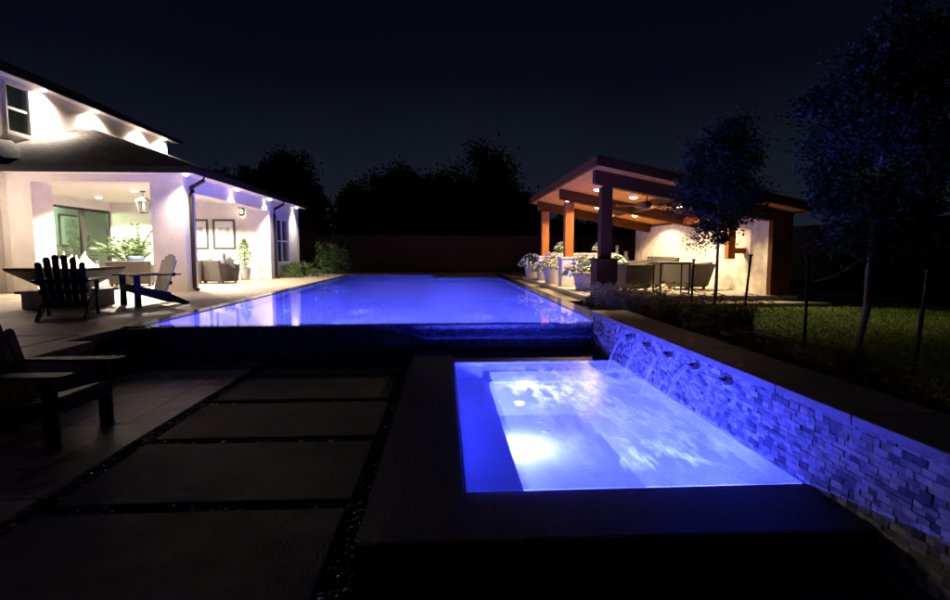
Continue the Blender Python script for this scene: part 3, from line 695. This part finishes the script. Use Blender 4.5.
# porch seats
armchair('grey wicker armchair turned away, just right of the corner downspout', (-7.85,16.9,DZ), R(180+12), group='wicker armchairs on the porch')
armchair('grey wicker armchair turned away, left of the tall green potted plant', (-7.0,17.0,DZ), R(180-20), group='wicker armchairs on the porch')
armchair('grey wicker sofa with a blue pillow in front of the potted palm', (-8.95,15.75,DZ), R(200), 1.1, .85, 'sofa', 'wicker_sofa')
armchair('long dark sofa behind the fire table, along the sliding door', (-10.3,15.4,DZ), R(-60), 1.9, .85, 'sofa', 'wicker_sofa')
pillow('blue grey pillow propped on the wicker sofa by the palm', (-8.72,15.55,DZ+.66), R(200), M['blue'])
pillow('pale cream pillow at the left end of the long sofa', (-10.35,14.95,DZ+.69), R(-60), M['cushion'], R(-18))
pillow('grey pillow in the middle of the long sofa', (-10.05,15.4,DZ+.69), R(-52), M['greyp'], R(-18))
pillow('grey pillow resting in the right wicker armchair', (-6.95,16.78,DZ+.66), R(160), M['greyp'])
pillow('dark pillow tucked beside another in the right wicker armchair', (-6.62,16.8,DZ+.64), R(135), M['jug'])
# side table with things behind the armchairs
t = thing('side_table', 'dark low table behind the porch armchairs, holding small ornaments', 'table', (-8.1,18.6,DZ))
b = MB(); b.box(-8.9,-7.3,18.25,18.95,DZ+.66,DZ+.71); b.build('tabletop', M['black'], t, bevel=.006)
for xx in (-8.85,-7.41):
    for yy in (18.3,18.84): b = MB(); b.box(xx,xx+.06,yy,yy+.06,DZ,DZ+.66); b.build('leg', M['black'], t)
b = MB(); b.lathe([(.05,0),(.09,.06),(.08,.15),(.04,.2),(.05,.24)], (-7.55,18.6,DZ+.71), 14); tag(b.build('vase', M['jug'], smooth=True), 'dark round vase on the low porch table', 'vase')
t = thing('box_lantern', 'black framed candle lantern on the low porch table', 'lantern', (-7.85,18.55,DZ+.71))
b = MB(); b.box(-7.97,-7.73,18.43,18.67,DZ+.71,DZ+.735); b.box(-7.97,-7.73,18.43,18.67,DZ+.98,DZ+1.0)
for xx in (-7.97,-7.75):
    for yy in (18.43,18.65): b.box(xx,xx+.02,yy,yy+.02,DZ+.735,DZ+.98)
b.build('frame', M['black'], t)
b = MB(); b.lathe([(.04,0),(.04,.14),(.01,.145)], (-7.85,18.55,DZ+.736), 12); b.build('candle', M['petal'], t)
t = thing('ring_ornament', 'pair of thin dark ring ornaments on the low porch table', 'ornament', (-8.35,18.6,DZ+.71))
for dx, rr in ((-.08,.16),(.1,.13)):
    b = MB(); b.tube([(-8.35+dx+rr*math.sin(a*.3307),18.6,DZ+.73+rr-rr*math.cos(a*.3307)) for a in range(20)], .012, 6); b.build('ring', M['jug'], t)

# potted plants
def potted(name, label, loc, rpot, hpot, mp, kind, cat='potted plant', group=None, size=1.0, petal=None, leafm='leafb'):
    t = thing(name, label, cat, loc, random.uniform(0,6), group)
    p = MB(); p.lathe([(rpot*.62,0),(rpot*.66,.02),(rpot*.95,hpot*.92),(rpot*1.06,hpot*.93),(rpot*1.06,hpot),(rpot*.92,hpot),(rpot*.9,hpot-.05)], (0,0,0), 22); p.build('pot', mp, t, smooth=False, bevel=.004, local=True)
    s = MB(); s.lathe([(rpot*.9,hpot-.06),(rpot*.5,hpot-.04),(.02,hpot-.035)], (0,0,0), 16); s.build('soil', M['soil'], t, local=True)
    f = MB()
    if kind == 'palm':
        for i in range(17):
            a = i*2.4; el = random.uniform(.75,1.45); L = size*random.uniform(.75,1.1); prev = None
            st = []
            for k in range(9):
                u = k/8; r = L*math.cos(el)*u; z = hpot+L*math.sin(el)*u-.45*L*u*u*(1.2-el*.5); st.append(Vector((r*math.cos(a),r*math.sin(a),z)))
            f.tube(st, .006, 4)
            for k in range(2,9):
                dd = (st[k]-st[k-1]).normalized(); side = dd.cross(Vector((0,0,1))).normalized()
                for sg in (-1,1):
                    for q in (0,.5):
                        d = (side*sg+dd*.7-Vector((0,0,.25))).normalized(); ll = .2*size*(1.15-abs(k/8-.5)); c = st[k]*(1-q)+st[k-1]*q+d*ll/2; f.leaf(c, ll, .035*size, d)
    elif kind == 'column':
        f.tube([(0,0,hpot-.05),(0.02,0,hpot+size*.6)], .015, 6)
        for i in range(520):
            z = random.random()**.8; r = .24*math.sin(math.pi*min(1,.12+z*.86))**.7*math.sqrt(random.random()); a = random.uniform(0,6.28)
            f.leaf((r*math.cos(a),r*math.sin(a),hpot+z*size), random.uniform(.06,.11), .045)
    else:
        for i in range(420):
            a = random.uniform(0,6.28); r = size*.5*math.sqrt(random.random()); z = hpot+size*.36*(1-(r/(size*.5))**2)*random.uniform(.4,1.05)-.07*(r>rpot)
            f.leaf((r*math.cos(a),r*math.sin(a),z), random.uniform(.06,.1), .04)
    f.build('foliage', M[leafm], t, local=True)
    if petal is not None:
        b = MB()
        for i in range(90):
            a = random.uniform(0,6.28); r = size*.53*math.sqrt(random.uniform(.02,1)); z = hpot+.02+size*.38*(1-(r/(size*.53))**2)-.11*(r>rpot*1.05)*random.random()
            c = Vector((r*math.cos(a),r*math.sin(a),z)); rr = random.uniform(.022,.042)
            n = Vector((c.x,c.y,.18+random.uniform(0,.2))).normalized(); u = n.cross(Vector((0,0,1))).normalized(); w = n.cross(u)
            vs = [c-n*.008]+[c+rr*(u*math.cos(k*1.2566)+w*math.sin(k*1.2566))+n*.008 for k in range(5)]
            b.add(vs, [(0,1+k,1+(k+1)%5) for k in range(5)])
        b.build('blossom', petal, t, local=True)
    return t
potted('potted_palm','bushy potted palm beside the sofa under the porch lantern',(-9.45,16.6,DZ),.26,.45,M['potg'],'palm',size=1.6,leafm='leafp')
potted('potted_palm','potted palm standing inside behind the green glass door',(-12.75,19.45,DZ),.26,.5,M['potg'],'palm',size=1.3,leafm='leafp')
potted('potted_shrub','tall narrow green potted plant against the white porch pillar',(-6.95,18.9,DZ),.2,.42,M['potg'],'column',size=1.0)
pf = 'flower pots along the pavilion edge'
potted('flower_pot','pale stone pot of white flowers by the far pavilion post, on the left',(3.0,18.2,DZ),.27,.55,M['pot'],'mound',size=.95,petal=M['petal'],group=pf)
potted('flower_pot','pale stone pot of white flowers at the foot of the far pavilion post',(3.02,16.15,DZ),.22,.45,M['pot'],'mound',size=.7,petal=M['petal'],group=pf)
potted('flower_pot','large pale stone pot of white flowers left of the middle pavilion post',(3.02,14.7,DZ),.3,.58,M['pot'],'mound',size=1.0,petal=M['petal'],group=pf)
potted('flower_pot','stone pot of violet and white flowers behind the ornamental grass',(3.2,12.0,DZ),.28,.5,M['pot'],'mound',size=1.1,petal=M['petalv'],group=pf)
potted('flower_pot','white flowering pot on the terrace between the two nearer posts',(3.75,13.4,.58),.24,.42,M['pot'],'mound',size=.8,petal=M['petal'],group=pf)

# ------------------------------------------------------------------ pavilion
FZ = .58
def zc(x): return 3.06-.2*(x-2.85)                              # underside of the sloping ceiling
pav = thing('pavilion', 'open timber pavilion with a sloping roof, warm downlights and a stone fireplace wall', 'pavilion', (4.8,14,DZ))
b = MB(); b.box(2.75,7.1,10.25,18.6,.3,FZ); b.build('floor', M['concrete'], pav, bevel=.01)
b = MB(); b.box(3.6,7.4,9.7,10.24,.3,DZ-.0+.002); b.build('step', M['concrete'], pav, bevel=.01)
X0, X1, Y0, Y1 = 2.82, 6.95, 9.8, 17.6
def slab_sl(m, x0,x1,y0,y1,a,bq):
    m.add([(x0,y0,zc(x0)+a),(x1,y0,zc(x1)+a),(x1,y1,zc(x1)+a),(x0,y1,zc(x0)+a),(x0,y0,zc(x0)+bq),(x1,y0,zc(x1)+bq),(x1,y1,zc(x1)+bq),(x0,y1,zc(x0)+bq)],
          [(3,2,1,0),(4,5,6,7),(0,1,5,4),(1,2,6,5),(2,3,7,6),(3,0,4,7)])
b = MB(); slab_sl(b,X0+.03,X1-.03,Y0+.03,Y1-.03,0,.04); b.build('ceiling', M['ceilw'], pav)
b = MB(); slab_sl(b,X0,X1,Y0,Y1,.042,.15); b.build('roof', M['roof'], pav)
b = MB(); slab_sl(b,X0-.03,X0+.028,Y0-.03,Y1+.03,-.02,.155); slab_sl(b,X1-.028,X1+.03,Y0-.03,Y1+.03,-.02,.155); slab_sl(b,X0+.03,X1-.03,Y0-.03,Y0+.028,-.02,.155); slab_sl(b,X0+.03,X1-.03,Y1-.028,Y1+.03,-.02,.155)
b.build('fascia', M['woodd'], pav)
for y in (10.4,13.5,16.7):
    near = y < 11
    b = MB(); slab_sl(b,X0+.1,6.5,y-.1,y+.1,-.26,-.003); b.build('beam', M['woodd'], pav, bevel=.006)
    b = MB(); b.box(3.05,3.27,y-.11,y+.11,FZ+.75,zc(3.27)-.262); p = b.build('post', M['woodd' if near else 'wood'], pav, bevel=.008)  # near post gets the darker wood: shade of its unlit side in the colour
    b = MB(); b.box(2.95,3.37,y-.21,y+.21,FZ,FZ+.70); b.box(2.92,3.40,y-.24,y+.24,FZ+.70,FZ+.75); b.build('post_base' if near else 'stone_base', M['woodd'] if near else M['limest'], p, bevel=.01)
for x in (4.85,):
    b = MB(); b.box(x-.07,x+.07,10.5,13.4,zc(x)-.2,zc(x)-.02); b.build('beam', M['woodd'], pav, bevel=.005)
    b = MB(); b.box(x-.07,x+.07,13.6,16.6,zc(x)-.2,zc(x)-.02); b.build('beam', M['woodd'], pav, bevel=.005)
# stone fireplace wall with a long low firebox
b = MB(); xw = 6.55; zt2 = zc(6.9)-.005
b.box(xw,6.9,10.45,14.9,FZ,zt2); b.box(xw,6.9,16.75,18.0,FZ,zt2); b.box(xw,6.9,14.9,16.75,FZ,1.0); b.box(xw,6.9,14.9,16.75,1.28,zt2)
b.box(xw+.28,6.9,14.9,16.75,1.0,1.28)
b.build('stone_wall', M['limest'], pav)
b = MB(); b.box(xw-.03,xw,14.85,16.8,.97,1.0); b.box(xw-.03,xw,14.85,16.8,1.28,1.31); b.box(xw-.03,xw,14.85,14.9,1.0,1.28); b.box(xw-.03,xw,16.75,16.8,1.0,1.28); b.box(xw+.2,xw+.275,14.9,16.75,1.0,1.28)
b.build('firebox', M['black'], pav)
b = MB(); b.box(6.14,6.30,11.22,11.38,1.3,zc(6.32)-.2); b.box(6.302,xw-.002,11.24,11.36,1.42,1.54); b.build('bracket', M['wood'], pav, bevel=.008)
b = MB(); b.box(xw-.01,6.95,10.3,10.447,FZ,zc(6.95)-.03); b.build('end_shade_panel', M['woodd'], pav, bevel=.006)  # dark panel added over the wall end in place of shade
b = MB(); b.box(6.1,6.34,10.5,13.4,zc(6.34)-.198,zc(6.34)-.02); b.build('beam', M['wood'], pav, bevel=.006)
for x in (3.55,4.4,5.5):
    for y in (12.3,15.2): ceiling_light(x,y,zc(x)+.0,K_PAV,pav,AMBER,'lampa','ceiling_light')
# counter at the far end
b = MB(); b.box(3.5,5.6,17.3,17.9,FZ,1.36); b.build('counter', M['limest'], pav); b = MB(); b.box(3.45,5.65,17.25,17.95,1.362,1.42); b.build('countertop', M['concrete'], pav, bevel=.008)
# ceiling fan
fx, fy = 4.45, 11.6; fz = zc(fx)
t = thing('ceiling_fan', 'dark ceiling fan hanging from the pavilion ceiling', 'ceiling fan', (fx,fy,fz))
b = MB(); b.lathe([(.08,0),(.08,-.04),(.02,-.06)], (fx,fy,fz), 14); b.tube([(fx,fy,fz-.05),(fx,fy,fz-.2)], .015, 8); b.build('downrod', M['dark'], t)
b = MB(); b.lathe([(.03,-.18),(.1,-.2),(.12,-.25),(.1,-.31),(.06,-.34),(.02,-.36)], (fx,fy,fz), 18); b.build('motor', M['dark'], t, smooth=True)
for k in range(5):
    a = k*1.2566+.3; c, s = math.cos(a), math.sin(a); b = MB()
    b.add([(fx+c*r-s*w,fy+s*r+c*w,fz-.26+dz) for r,w,dz in ((.1,-.03,0),(.1,.03,0),(.62,.075,.02),(.66,0,0),(.62,-.075,-.02))]+[(fx+c*r-s*w,fy+s*r+c*w,fz-.268+dz) for r,w,dz in ((.1,-.03,0),(.1,.03,0),(.62,.075,.02),(.66,0,0),(.62,-.075,-.02))],
          [(0,1,2,3,4),(9,8,7,6,5)]+[(i,5+i,5+(i+1)%5,(i+1)%5) for i in range(5)])
    b.build('blade', M['woodd'], t)
# pavilion furniture
gp = 'wicker seats in the pavilion'
armchair('dark wicker armchair turned away beside the near pavilion post', (4.15,11.7,FZ), R(190), .72, .7, group=gp, h=.6)
armchair('dark wicker armchair turned away, second from the near pavilion post', (5.15,13.3,FZ), R(165), .72, .7, group=gp, h=.6)
armchair('dark wicker armchair between the bar table and the fireplace wall', (5.7,12.2,FZ), R(205), .78, .72, group=gp, h=.6)
armchair('wide wicker sofa facing out under the fireplace', (5.9,15.2,FZ), R(-90), 1.9, .85, 'sofa', 'wicker_sofa', group=gp)
armchair('wicker sofa facing the camera from the middle of the pavilion', (4.4,14.9,FZ), R(-10), 1.5, .85, 'sofa', 'wicker_sofa', group=gp)
t = thing('bar_table', 'tall dark metal bar table in front of the pavilion seats', 'table', (4.75,10.95,FZ))
b = MB(); b.box(4.42,5.1,10.7,11.15,FZ+.62,FZ+.66); b.build('tabletop', M['black'], t)
for xx in (4.44,5.05):
    for yy in (10.72,11.1): b = MB(); b.box(xx,xx+.03,yy,yy+.03,FZ,FZ+.62); b.build('leg', M['black'], t)
t = thing('coffee_table', 'low wooden coffee table amid the pavilion seats', 'table', (4.2,13.2,FZ))
b = MB(); b.box(3.9,4.65,12.85,13.6,FZ+.4,FZ+.45); b.build('tabletop', M['wood'], t, bevel=.005)
for xx in (3.93,4.56):
    for yy in (12.88,13.51): b = MB(); b.box(xx,xx+.06,yy,yy+.06,FZ,FZ+.4); b.build('leg', M['wood'], t)
potted('flower_bowl','bowl of white hydrangeas on the pavilion coffee table',(4.35,13.2,FZ+.45),.13,.14,M['potg'],'mound','flowers',size=.5,petal=M['petal'])
potted('flower_bowl','low bowl of pale flowers on the far stone counter, left end',(3.9,17.6,1.42),.15,.16,M['potg'],'mound','flowers',size=.5,petal=M['petal'])
potted('flower_bowl','low bowl of pale flowers on the far stone counter, right end',(5.2,17.6,1.42),.15,.16,M['potg'],'mound','flowers',size=.5,petal=M['petal'])
for i,(xx,yy,lab) in enumerate(((5.75,17.5,'tall dark bottle shaped vase standing by the fireplace wall'),(5.95,17.2,'shorter dark vase standing by the fireplace wall'))):
    b = MB(); h = 1.1-.2*i; b.lathe([(.1,0),(.14,.3*h),(.12,.65*h),(.05,.85*h),(.07,h)], (xx,yy,FZ), 14); tag(b.build('floor_vase', M['jug'], smooth=True), lab, 'vase')

# ------------------------------------------------------------------ planting
def tree(name, label, loc, base_h, ctr, rad, nclus, nleaf, leaf, lm, trunk_r, lean=(0,0), group='young staked trees by the lawn', shape=1.0, spread=.2):
    t = thing(name, label, 'tree', loc, 0, group)
    cl = []
    for i in range(nclus):
        while True:
            u = Vector((random.uniform(-1,1),random.uniform(-1,1),random.uniform(-1,1)))
            if u.length < 1 and u.length > .25: break
        k = 1-(shape*.5)*max(0,u.z); r = random.uniform(.8,1.08)
        cl.append(Vector((ctr[0]+u.x*rad[0]*k*r, ctr[1]+u.y*rad[1]*k*r, ctr[2]+u.z*rad[2]*r)))
    tr = MB(); top = Vector((ctr[0],ctr[1],ctr[2]+rad[2]*.75))
    pts = [Vector((0,0,-.05)).lerp(top,i/10)+Vector((random.uniform(-1,1),random.uniform(-1,1),0))*trunk_r*.5*(i>0) for i in range(11)]
    tr.tube(pts, [trunk_r*(1.25 if i==0 else 1-.088*i) for i in range(11)], 9)
    tk = tr.build('trunk', M['bark'], t, smooth=True, local=True)
    br = MB()
    for c in cl[::2]:
        z = max(base_h, min(top.z*.95, c.z-.35*math.hypot(c.x-ctr[0],c.y-ctr[1]))); f = z/top.z; p = Vector((0,0,0)).lerp(top,f)
        mid = p.lerp(c,.5)+Vector((random.uniform(-.05,.05),random.uniform(-.05,.05),.04))*rad[0]
        br.tube([p,mid,c], [trunk_r*.34*(1.1-f*.6),trunk_r*.2,trunk_r*.07], 5)
    br.build('branch', M['bark'], t, smooth=True, local=True)
    lf = MB()
    for c in cl:
        s = spread*random.uniform(.6,1.25)*rad[0]
        for k in range(int(nleaf*random.uniform(.5,1.4))):
            q = Vector((random.gauss(0,s),random.gauss(0,s),random.gauss(0,s*.75)))
            L = leaf*random.uniform(.7,1.35); lf.leaf(c+q, L, L*.5)
    lf.build('crown', lm, t, local=True)
    return t
tree('young_tree','small staked tree standing in front of the pavilion fireplace wall',(3.93,7.5,.42),1.0,(.03,0,1.98),(.68,.68,.98),90,280,.046,M['leafd'],.03,shape=.9,spread=.155)
tree('young_tree','larger dark staked tree at the right edge of the picture',(3.62,4.4,.42),.95,(.14,0,2.05),(.66,.66,1.12),120,360,.042,M['leafd'],.036,shape=.7,spread=.155)
# steel stakes
t0 = None
for x,y,hh,lx,ly,lab in ((3.6,7.55,.93,.02,0,'thin dark stake left of the smaller tree'),(3.93,6.75,1.0,.1,.05,'dark leaning stake right of the smaller tree'),
                    (3.98,5.6,.98,.03,.05,'dark stake left of the larger tree'),(4.03,4.27,.88,.1,.04,'dark leaning stake right of the larger tree')):
    t = thing('tree_stake', lab, 'stake', (x,y,.4), 0, 'steel stakes beside the young trees')
    b = MB(); b.bar((0,0,-.02),(lx,ly,hh),.03,.008); b.bar((0,.012,-.02),(lx,ly+.012,hh),.008,.024); b.build('post', M['tstake'], t, local=True)
    b = MB(); b.box(lx-.022,lx+.022,ly-.014,ly+.03,hh-.002,hh+.02); b.build('cap', M['tstake'], t, local=True)
for p,q,lab in (((3.64,4.4,1.42),(3.99,5.58,1.12),'dark tie strap from the larger tree down to the stake on its left'),((3.66,4.4,1.42),(4.1,4.3,1.2),'dark tie strap from the larger tree to the stake on its right')):
    b = MB(); p = Vector(p); q = Vector(q); pts = [p.lerp(q,k/8)-Vector((0,0,.05*math.sin(math.pi*k/8))) for k in range(9)]
    b.tube(pts, .008, 6); tag(b.build('tie_strap', M['rubber'], smooth=True), lab, 'strap', 'tree tie straps')
# ornamental grass
def clump(n, h, w):
    f = MB()
    for i in range(n):
        a = random.uniform(0,6.28); hh = h*random.uniform(.55,1.1); out = w*random.uniform(.2,1.1); r0 = w*.25*math.sqrt(random.random()); a0 = random.uniform(0,6.28)
        bx, by = r0*math.cos(a0), r0*math.sin(a0); wd = random.uniform(.003,.007); prev = []
        for k in range(5):
            u = k/4; x = bx+math.cos(a)*out*u*u; y = by+math.sin(a)*out*u*u; z = hh*(u-.28*u*u*u); ww = wd*(1-u*.95)
            prev += [(x-math.sin(a)*ww,y+math.cos(a)*ww,z),(x+math.sin(a)*ww,y-math.cos(a)*ww,z)]
        f.add(prev, [(2*k,2*k+1,2*k+3,2*k+2) for k in range(4)])
        if random.random() < .35: f.leaf((bx+math.cos(a)*out,by+math.sin(a)*out,hh*.72), .09, .016, (math.cos(a),math.sin(a),-.2))
    return f
protos = []
for k in range(3):
    o = clump(300, .62, .48).build('ornamental_grass', M['feather']); o.location = (2.9+.1*k,9.6-k*.5,.4); o.rotation_euler.z = k
    o['kind'] = 'thing'; tag(o, 'feathery tan ornamental grass clump in the bed beside the pool', 'ornamental grass', 'ornamental grass clumps in the bed beside the pool'); protos.append(o)
spots = []
for y in (9.4,8.8,8.2,7.6,7.05,6.5):
    for x in (2.78,3.25,3.68):
        if random.random() < .86: spots.append((x+random.uniform(-.14,.14)+.03*(9.4-y),y+random.uniform(-.2,.2),random.uniform(.75,1.15)))
for i in range(13): spots.append((random.uniform(2.7,3.5), random.uniform(2.6,6.2), random.uniform(.45,.7)))
for i,(x,y,s) in enumerate(spots):
    c = protos[i%3].copy(); col.objects.link(c); c.location = (x,y,.4); c.rotation_euler.z = random.uniform(0,6); c.scale = (s,s,s)
    if y < 6.3:
        c['label'] = 'low dark grass tuft in the shaded bed behind the stone wall'; c['group'] = 'grass tufts in the bed behind the stone wall'
# shrubs by the house
def shrub(label, loc, rx, ry, h, n, leaf=.07, cat='shrub', name='shrub', m='leafb', group=None):
    t = thing(name, label, cat, loc, 0, group); f = MB(); s = MB()
    for i in range(9):
        a = random.uniform(0,6.28); q = Vector((rx*.7*math.cos(a),ry*.7*math.sin(a),h*random.uniform(.6,.95))); s.tube([(q.x*.1,q.y*.1,0),q*.5+Vector((0,0,h*.1)),q],[.014,.009,.003],5)
        for k in range(n//9):
            p = q*random.uniform(.35,1.08)+Vector((random.gauss(0,.12*rx),random.gauss(0,.12*ry),random.gauss(0,.1*h))); p.z = max(.02,p.z); f.leaf(p, leaf*random.uniform(.7,1.4), leaf*.5)
    for k in range(n//2):
        a = random.uniform(0,6.28); r = math.sqrt(random.random()); f.leaf((rx*r*math.cos(a),ry*r*math.sin(a),h*random.uniform(.05,.95)*math.sqrt(max(.05,1-r*r*.8))), leaf, leaf*.5)
    s.build('stem', M['bark'], t, local=True); f.build('foliage', M[m], t, local=True)
for i,(y,s,l) in enumerate(((20.75,.42,'end nearest the porch pillar'),(21.6,.42,'middle one under the window'),(22.5,.45,'far one under the window'))):
    shrub('clipped green hedge shrub below the lit side window, '+l, (-5.85,y,DZ), .38,.5,.55,900,.06,'shrub','hedge_shrub',group='hedge shrubs under the side window')
shrub('loose pale green bush beside the far end of the house', (-5.0,24.1,DZ), .85,.7,1.35,1500,.11,'bush','bush')
shrub('low green ground shrub in front of the hedge at the pool corner', (-5.1,21.6,DZ), .45,.5,.35,500,.07)
# ------------------------------------------------------------------ back fences and far trees
for nm, lab, x0, x1, yy in (('wood_fence','long dark red brown board fence across the back of the yard',-16,24,32.0),):
    t = thing(nm, lab, 'fence', (0,yy,.38)); b = MB(); x = x0
    while x < x1: b.box(x,x+.138,yy-.012+random.uniform(-.006,.006),yy+.012,.4,2.45+random.uniform(-.02,.02)); x += .145
    b.build('board_panel', M['fence'], t)
    b = MB(); b.box(x0,x1,yy+.013,yy+.06,.9,1.0); b.box(x0,x1,yy+.013,yy+.06,2.0,2.1); b.build('rail', M['fence'], t)
    for k in range(17): b = MB(); b.box(x0+k*2.4,x0+k*2.4+.1,yy-.115,yy-.02,.38,2.5); b.build('post', M['fence'], t)
t = thing('wood_fence', 'dark board fence along the right side of the lawn behind the trees', 'fence', (13,10,.38)); b = MB(); y = -2
while y < 31.9: b.box(12.99+random.uniform(-.006,.006),13.01,y,y+.138,.4,2.4); y += .145
b.build('board_panel', M['fence'], t)
b = MB(); b.box(13.012,13.06,-2,31.9,.9,1.0); b.box(13.012,13.06,-2,31.9,2.0,2.1); b.build('rail', M['fence'], t)
t = thing('neighbour_house', 'dark low house with a hipped roof beyond the fence, left of the trees', 'house', (-13,42,.38))
b = MB(); b.box(-20,-9.5,40,46,.38,3.2); b.build('wall', M['fence'], t)
b = MB(); b.add([(-20.6,39.5,3.2),(-9,39.5,3.2),(-9,46.5,3.2),(-20.6,46.5,3.2),(-17,43,5.3),(-12,43,5.3)], [(3,2,1,0),(0,1,5,4),(1,2,5),(2,3,4,5),(3,0,4)]); b.build('roof', M['roof'], t)

ft = 'dark trees beyond the fence'
far = [((225,176),30,44,'dark rounded tree above the porch roof, leftmost beyond the house'),((262,168),24,46,'dark mid height tree above the porch eave, second beyond the house'),((293,154),28,44,'tallest dark tree close above the house end'),
       ((318,182),11,45,'slim dark tree at the open sky gap'),((362,186),24,47,'low dark tree on the right of the sky gap'),((400,166),32,44,'broad dark tree right of the low one'),
       ((440,172),30,46,'dark flat topped tree left of the tallest far tree'),((486,146),34,44,'tallest dark tree behind the pool end'),((518,188),20,46,'dark tree falling away toward the pavilion roof'),
       ((580,226),40,48,'low dark tree seen between the pavilion posts'),((655,215),40,50,'dark tree hidden behind the pavilion roof')]
F = 530
for (px,py),hw,Y,lab in far:
    x = (px-445)/F*Y; top = 1.45+(252-py)/F*Y; r = hw/F*Y; cz = (top*.56)
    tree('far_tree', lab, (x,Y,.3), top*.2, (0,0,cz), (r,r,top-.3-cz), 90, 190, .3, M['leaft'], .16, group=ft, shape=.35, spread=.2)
for px, Y, h, w in ((360,40,4.6,3),(410,40,5.4,3.2),(455,40,5.2,3),(500,40,5.4,3),(535,41,3.6,2.4)):
    x = (px-445)/F*Y
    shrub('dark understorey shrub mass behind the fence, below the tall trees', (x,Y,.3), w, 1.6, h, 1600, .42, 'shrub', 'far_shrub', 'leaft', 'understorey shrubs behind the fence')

# ------------------------------------------------------------------ sky, moonlight, camera
w = bpy.data.worlds.new('World'); S.world = w; w.use_nodes = True
t = w.node_tree; t.nodes.clear(); out = t.nodes.new('ShaderNodeOutputWorld')
sky = t.nodes.new('ShaderNodeTexSky'); sky.sky_type = 'NISHITA'; sky.sun_disc = False; sky.sun_elevation = R(-2); sky.sun_rotation = R(200)
b1 = t.nodes.new('ShaderNodeBackground'); b1.inputs['Strength'].default_value = .001; t.links.new(sky.outputs[0], b1.inputs['Color'])
tc = t.nodes.new('ShaderNodeTexCoord'); sx = t.nodes.new('ShaderNodeSeparateXYZ'); t.links.new(tc.outputs['Generated'], sx.inputs[0])
cr = t.nodes.new('ShaderNodeValToRGB'); e = cr.color_ramp.elements
e[0].position = 0; e[0].color = (.0095,.0125,.021,1); e[1].position = .5; e[1].color = (.0007,.0011,.004,1)
for p,c in ((.14,(.0068,.009,.0165,1)),(.3,(.0018,.0028,.0075,1))): q = e.new(p); q.color = c
nz = t.nodes.new('ShaderNodeTexNoise'); nz.inputs['Scale'].default_value = 2.2; nz.inputs['Detail'].default_value = 4; t.links.new(tc.outputs['Generated'], nz.inputs['Vector'])
ma = t.nodes.new('ShaderNodeMath'); ma.operation = 'MULTIPLY_ADD'; ma.inputs[1].default_value = .14; t.links.new(nz.outputs['Fac'], ma.inputs[0])
sb = t.nodes.new('ShaderNodeMath'); sb.operation = 'SUBTRACT'; sb.inputs[1].default_value = .07; t.links.new(sx.outputs['Z'], sb.inputs[0]); t.links.new(sb.outputs[0], ma.inputs[2])
t.links.new(ma.outputs[0], cr.inputs['Fac'])
b2 = t.nodes.new('ShaderNodeBackground'); b2.inputs['Strength'].default_value = 1.0; t.links.new(cr.outputs[0], b2.inputs['Color'])
ad = t.nodes.new('ShaderNodeAddShader'); t.links.new(b1.outputs[0], ad.inputs[0]); t.links.new(b2.outputs[0], ad.inputs[1]); t.links.new(ad.outputs[0], out.inputs['Surface'])

sd = bpy.data.lights.new('moon', 'SUN'); sd.energy = .012; sd.angle = R(.5); sd.color = (.75,.85,1)
so = bpy.data.objects.new('moon', sd); col.objects.link(so); so.rotation_euler = (R(50),0,R(200))

cd = bpy.data.cameras.new('camera'); cam = bpy.data.objects.new('camera', cd); col.objects.link(cam)
cam.location = (0,0,1.45); cd.sensor_width = 36; cd.lens = 530/950*36; cd.clip_end = 2000; cd.clip_start = .05
cam.rotation_euler = (R(90-5.17),0,R(-3.24)); S.camera = cam
S.view_settings.view_transform = 'Standard'; S.view_settings.look = 'None'; S.view_settings.exposure = 0; S.view_settings.gamma = 1
S.render.engine = 'CYCLES'; S.cycles.use_denoising = True
S.cycles.max_bounces = 8; S.cycles.transparent_max_bounces = 12; S.cycles.sample_clamp_indirect = 6
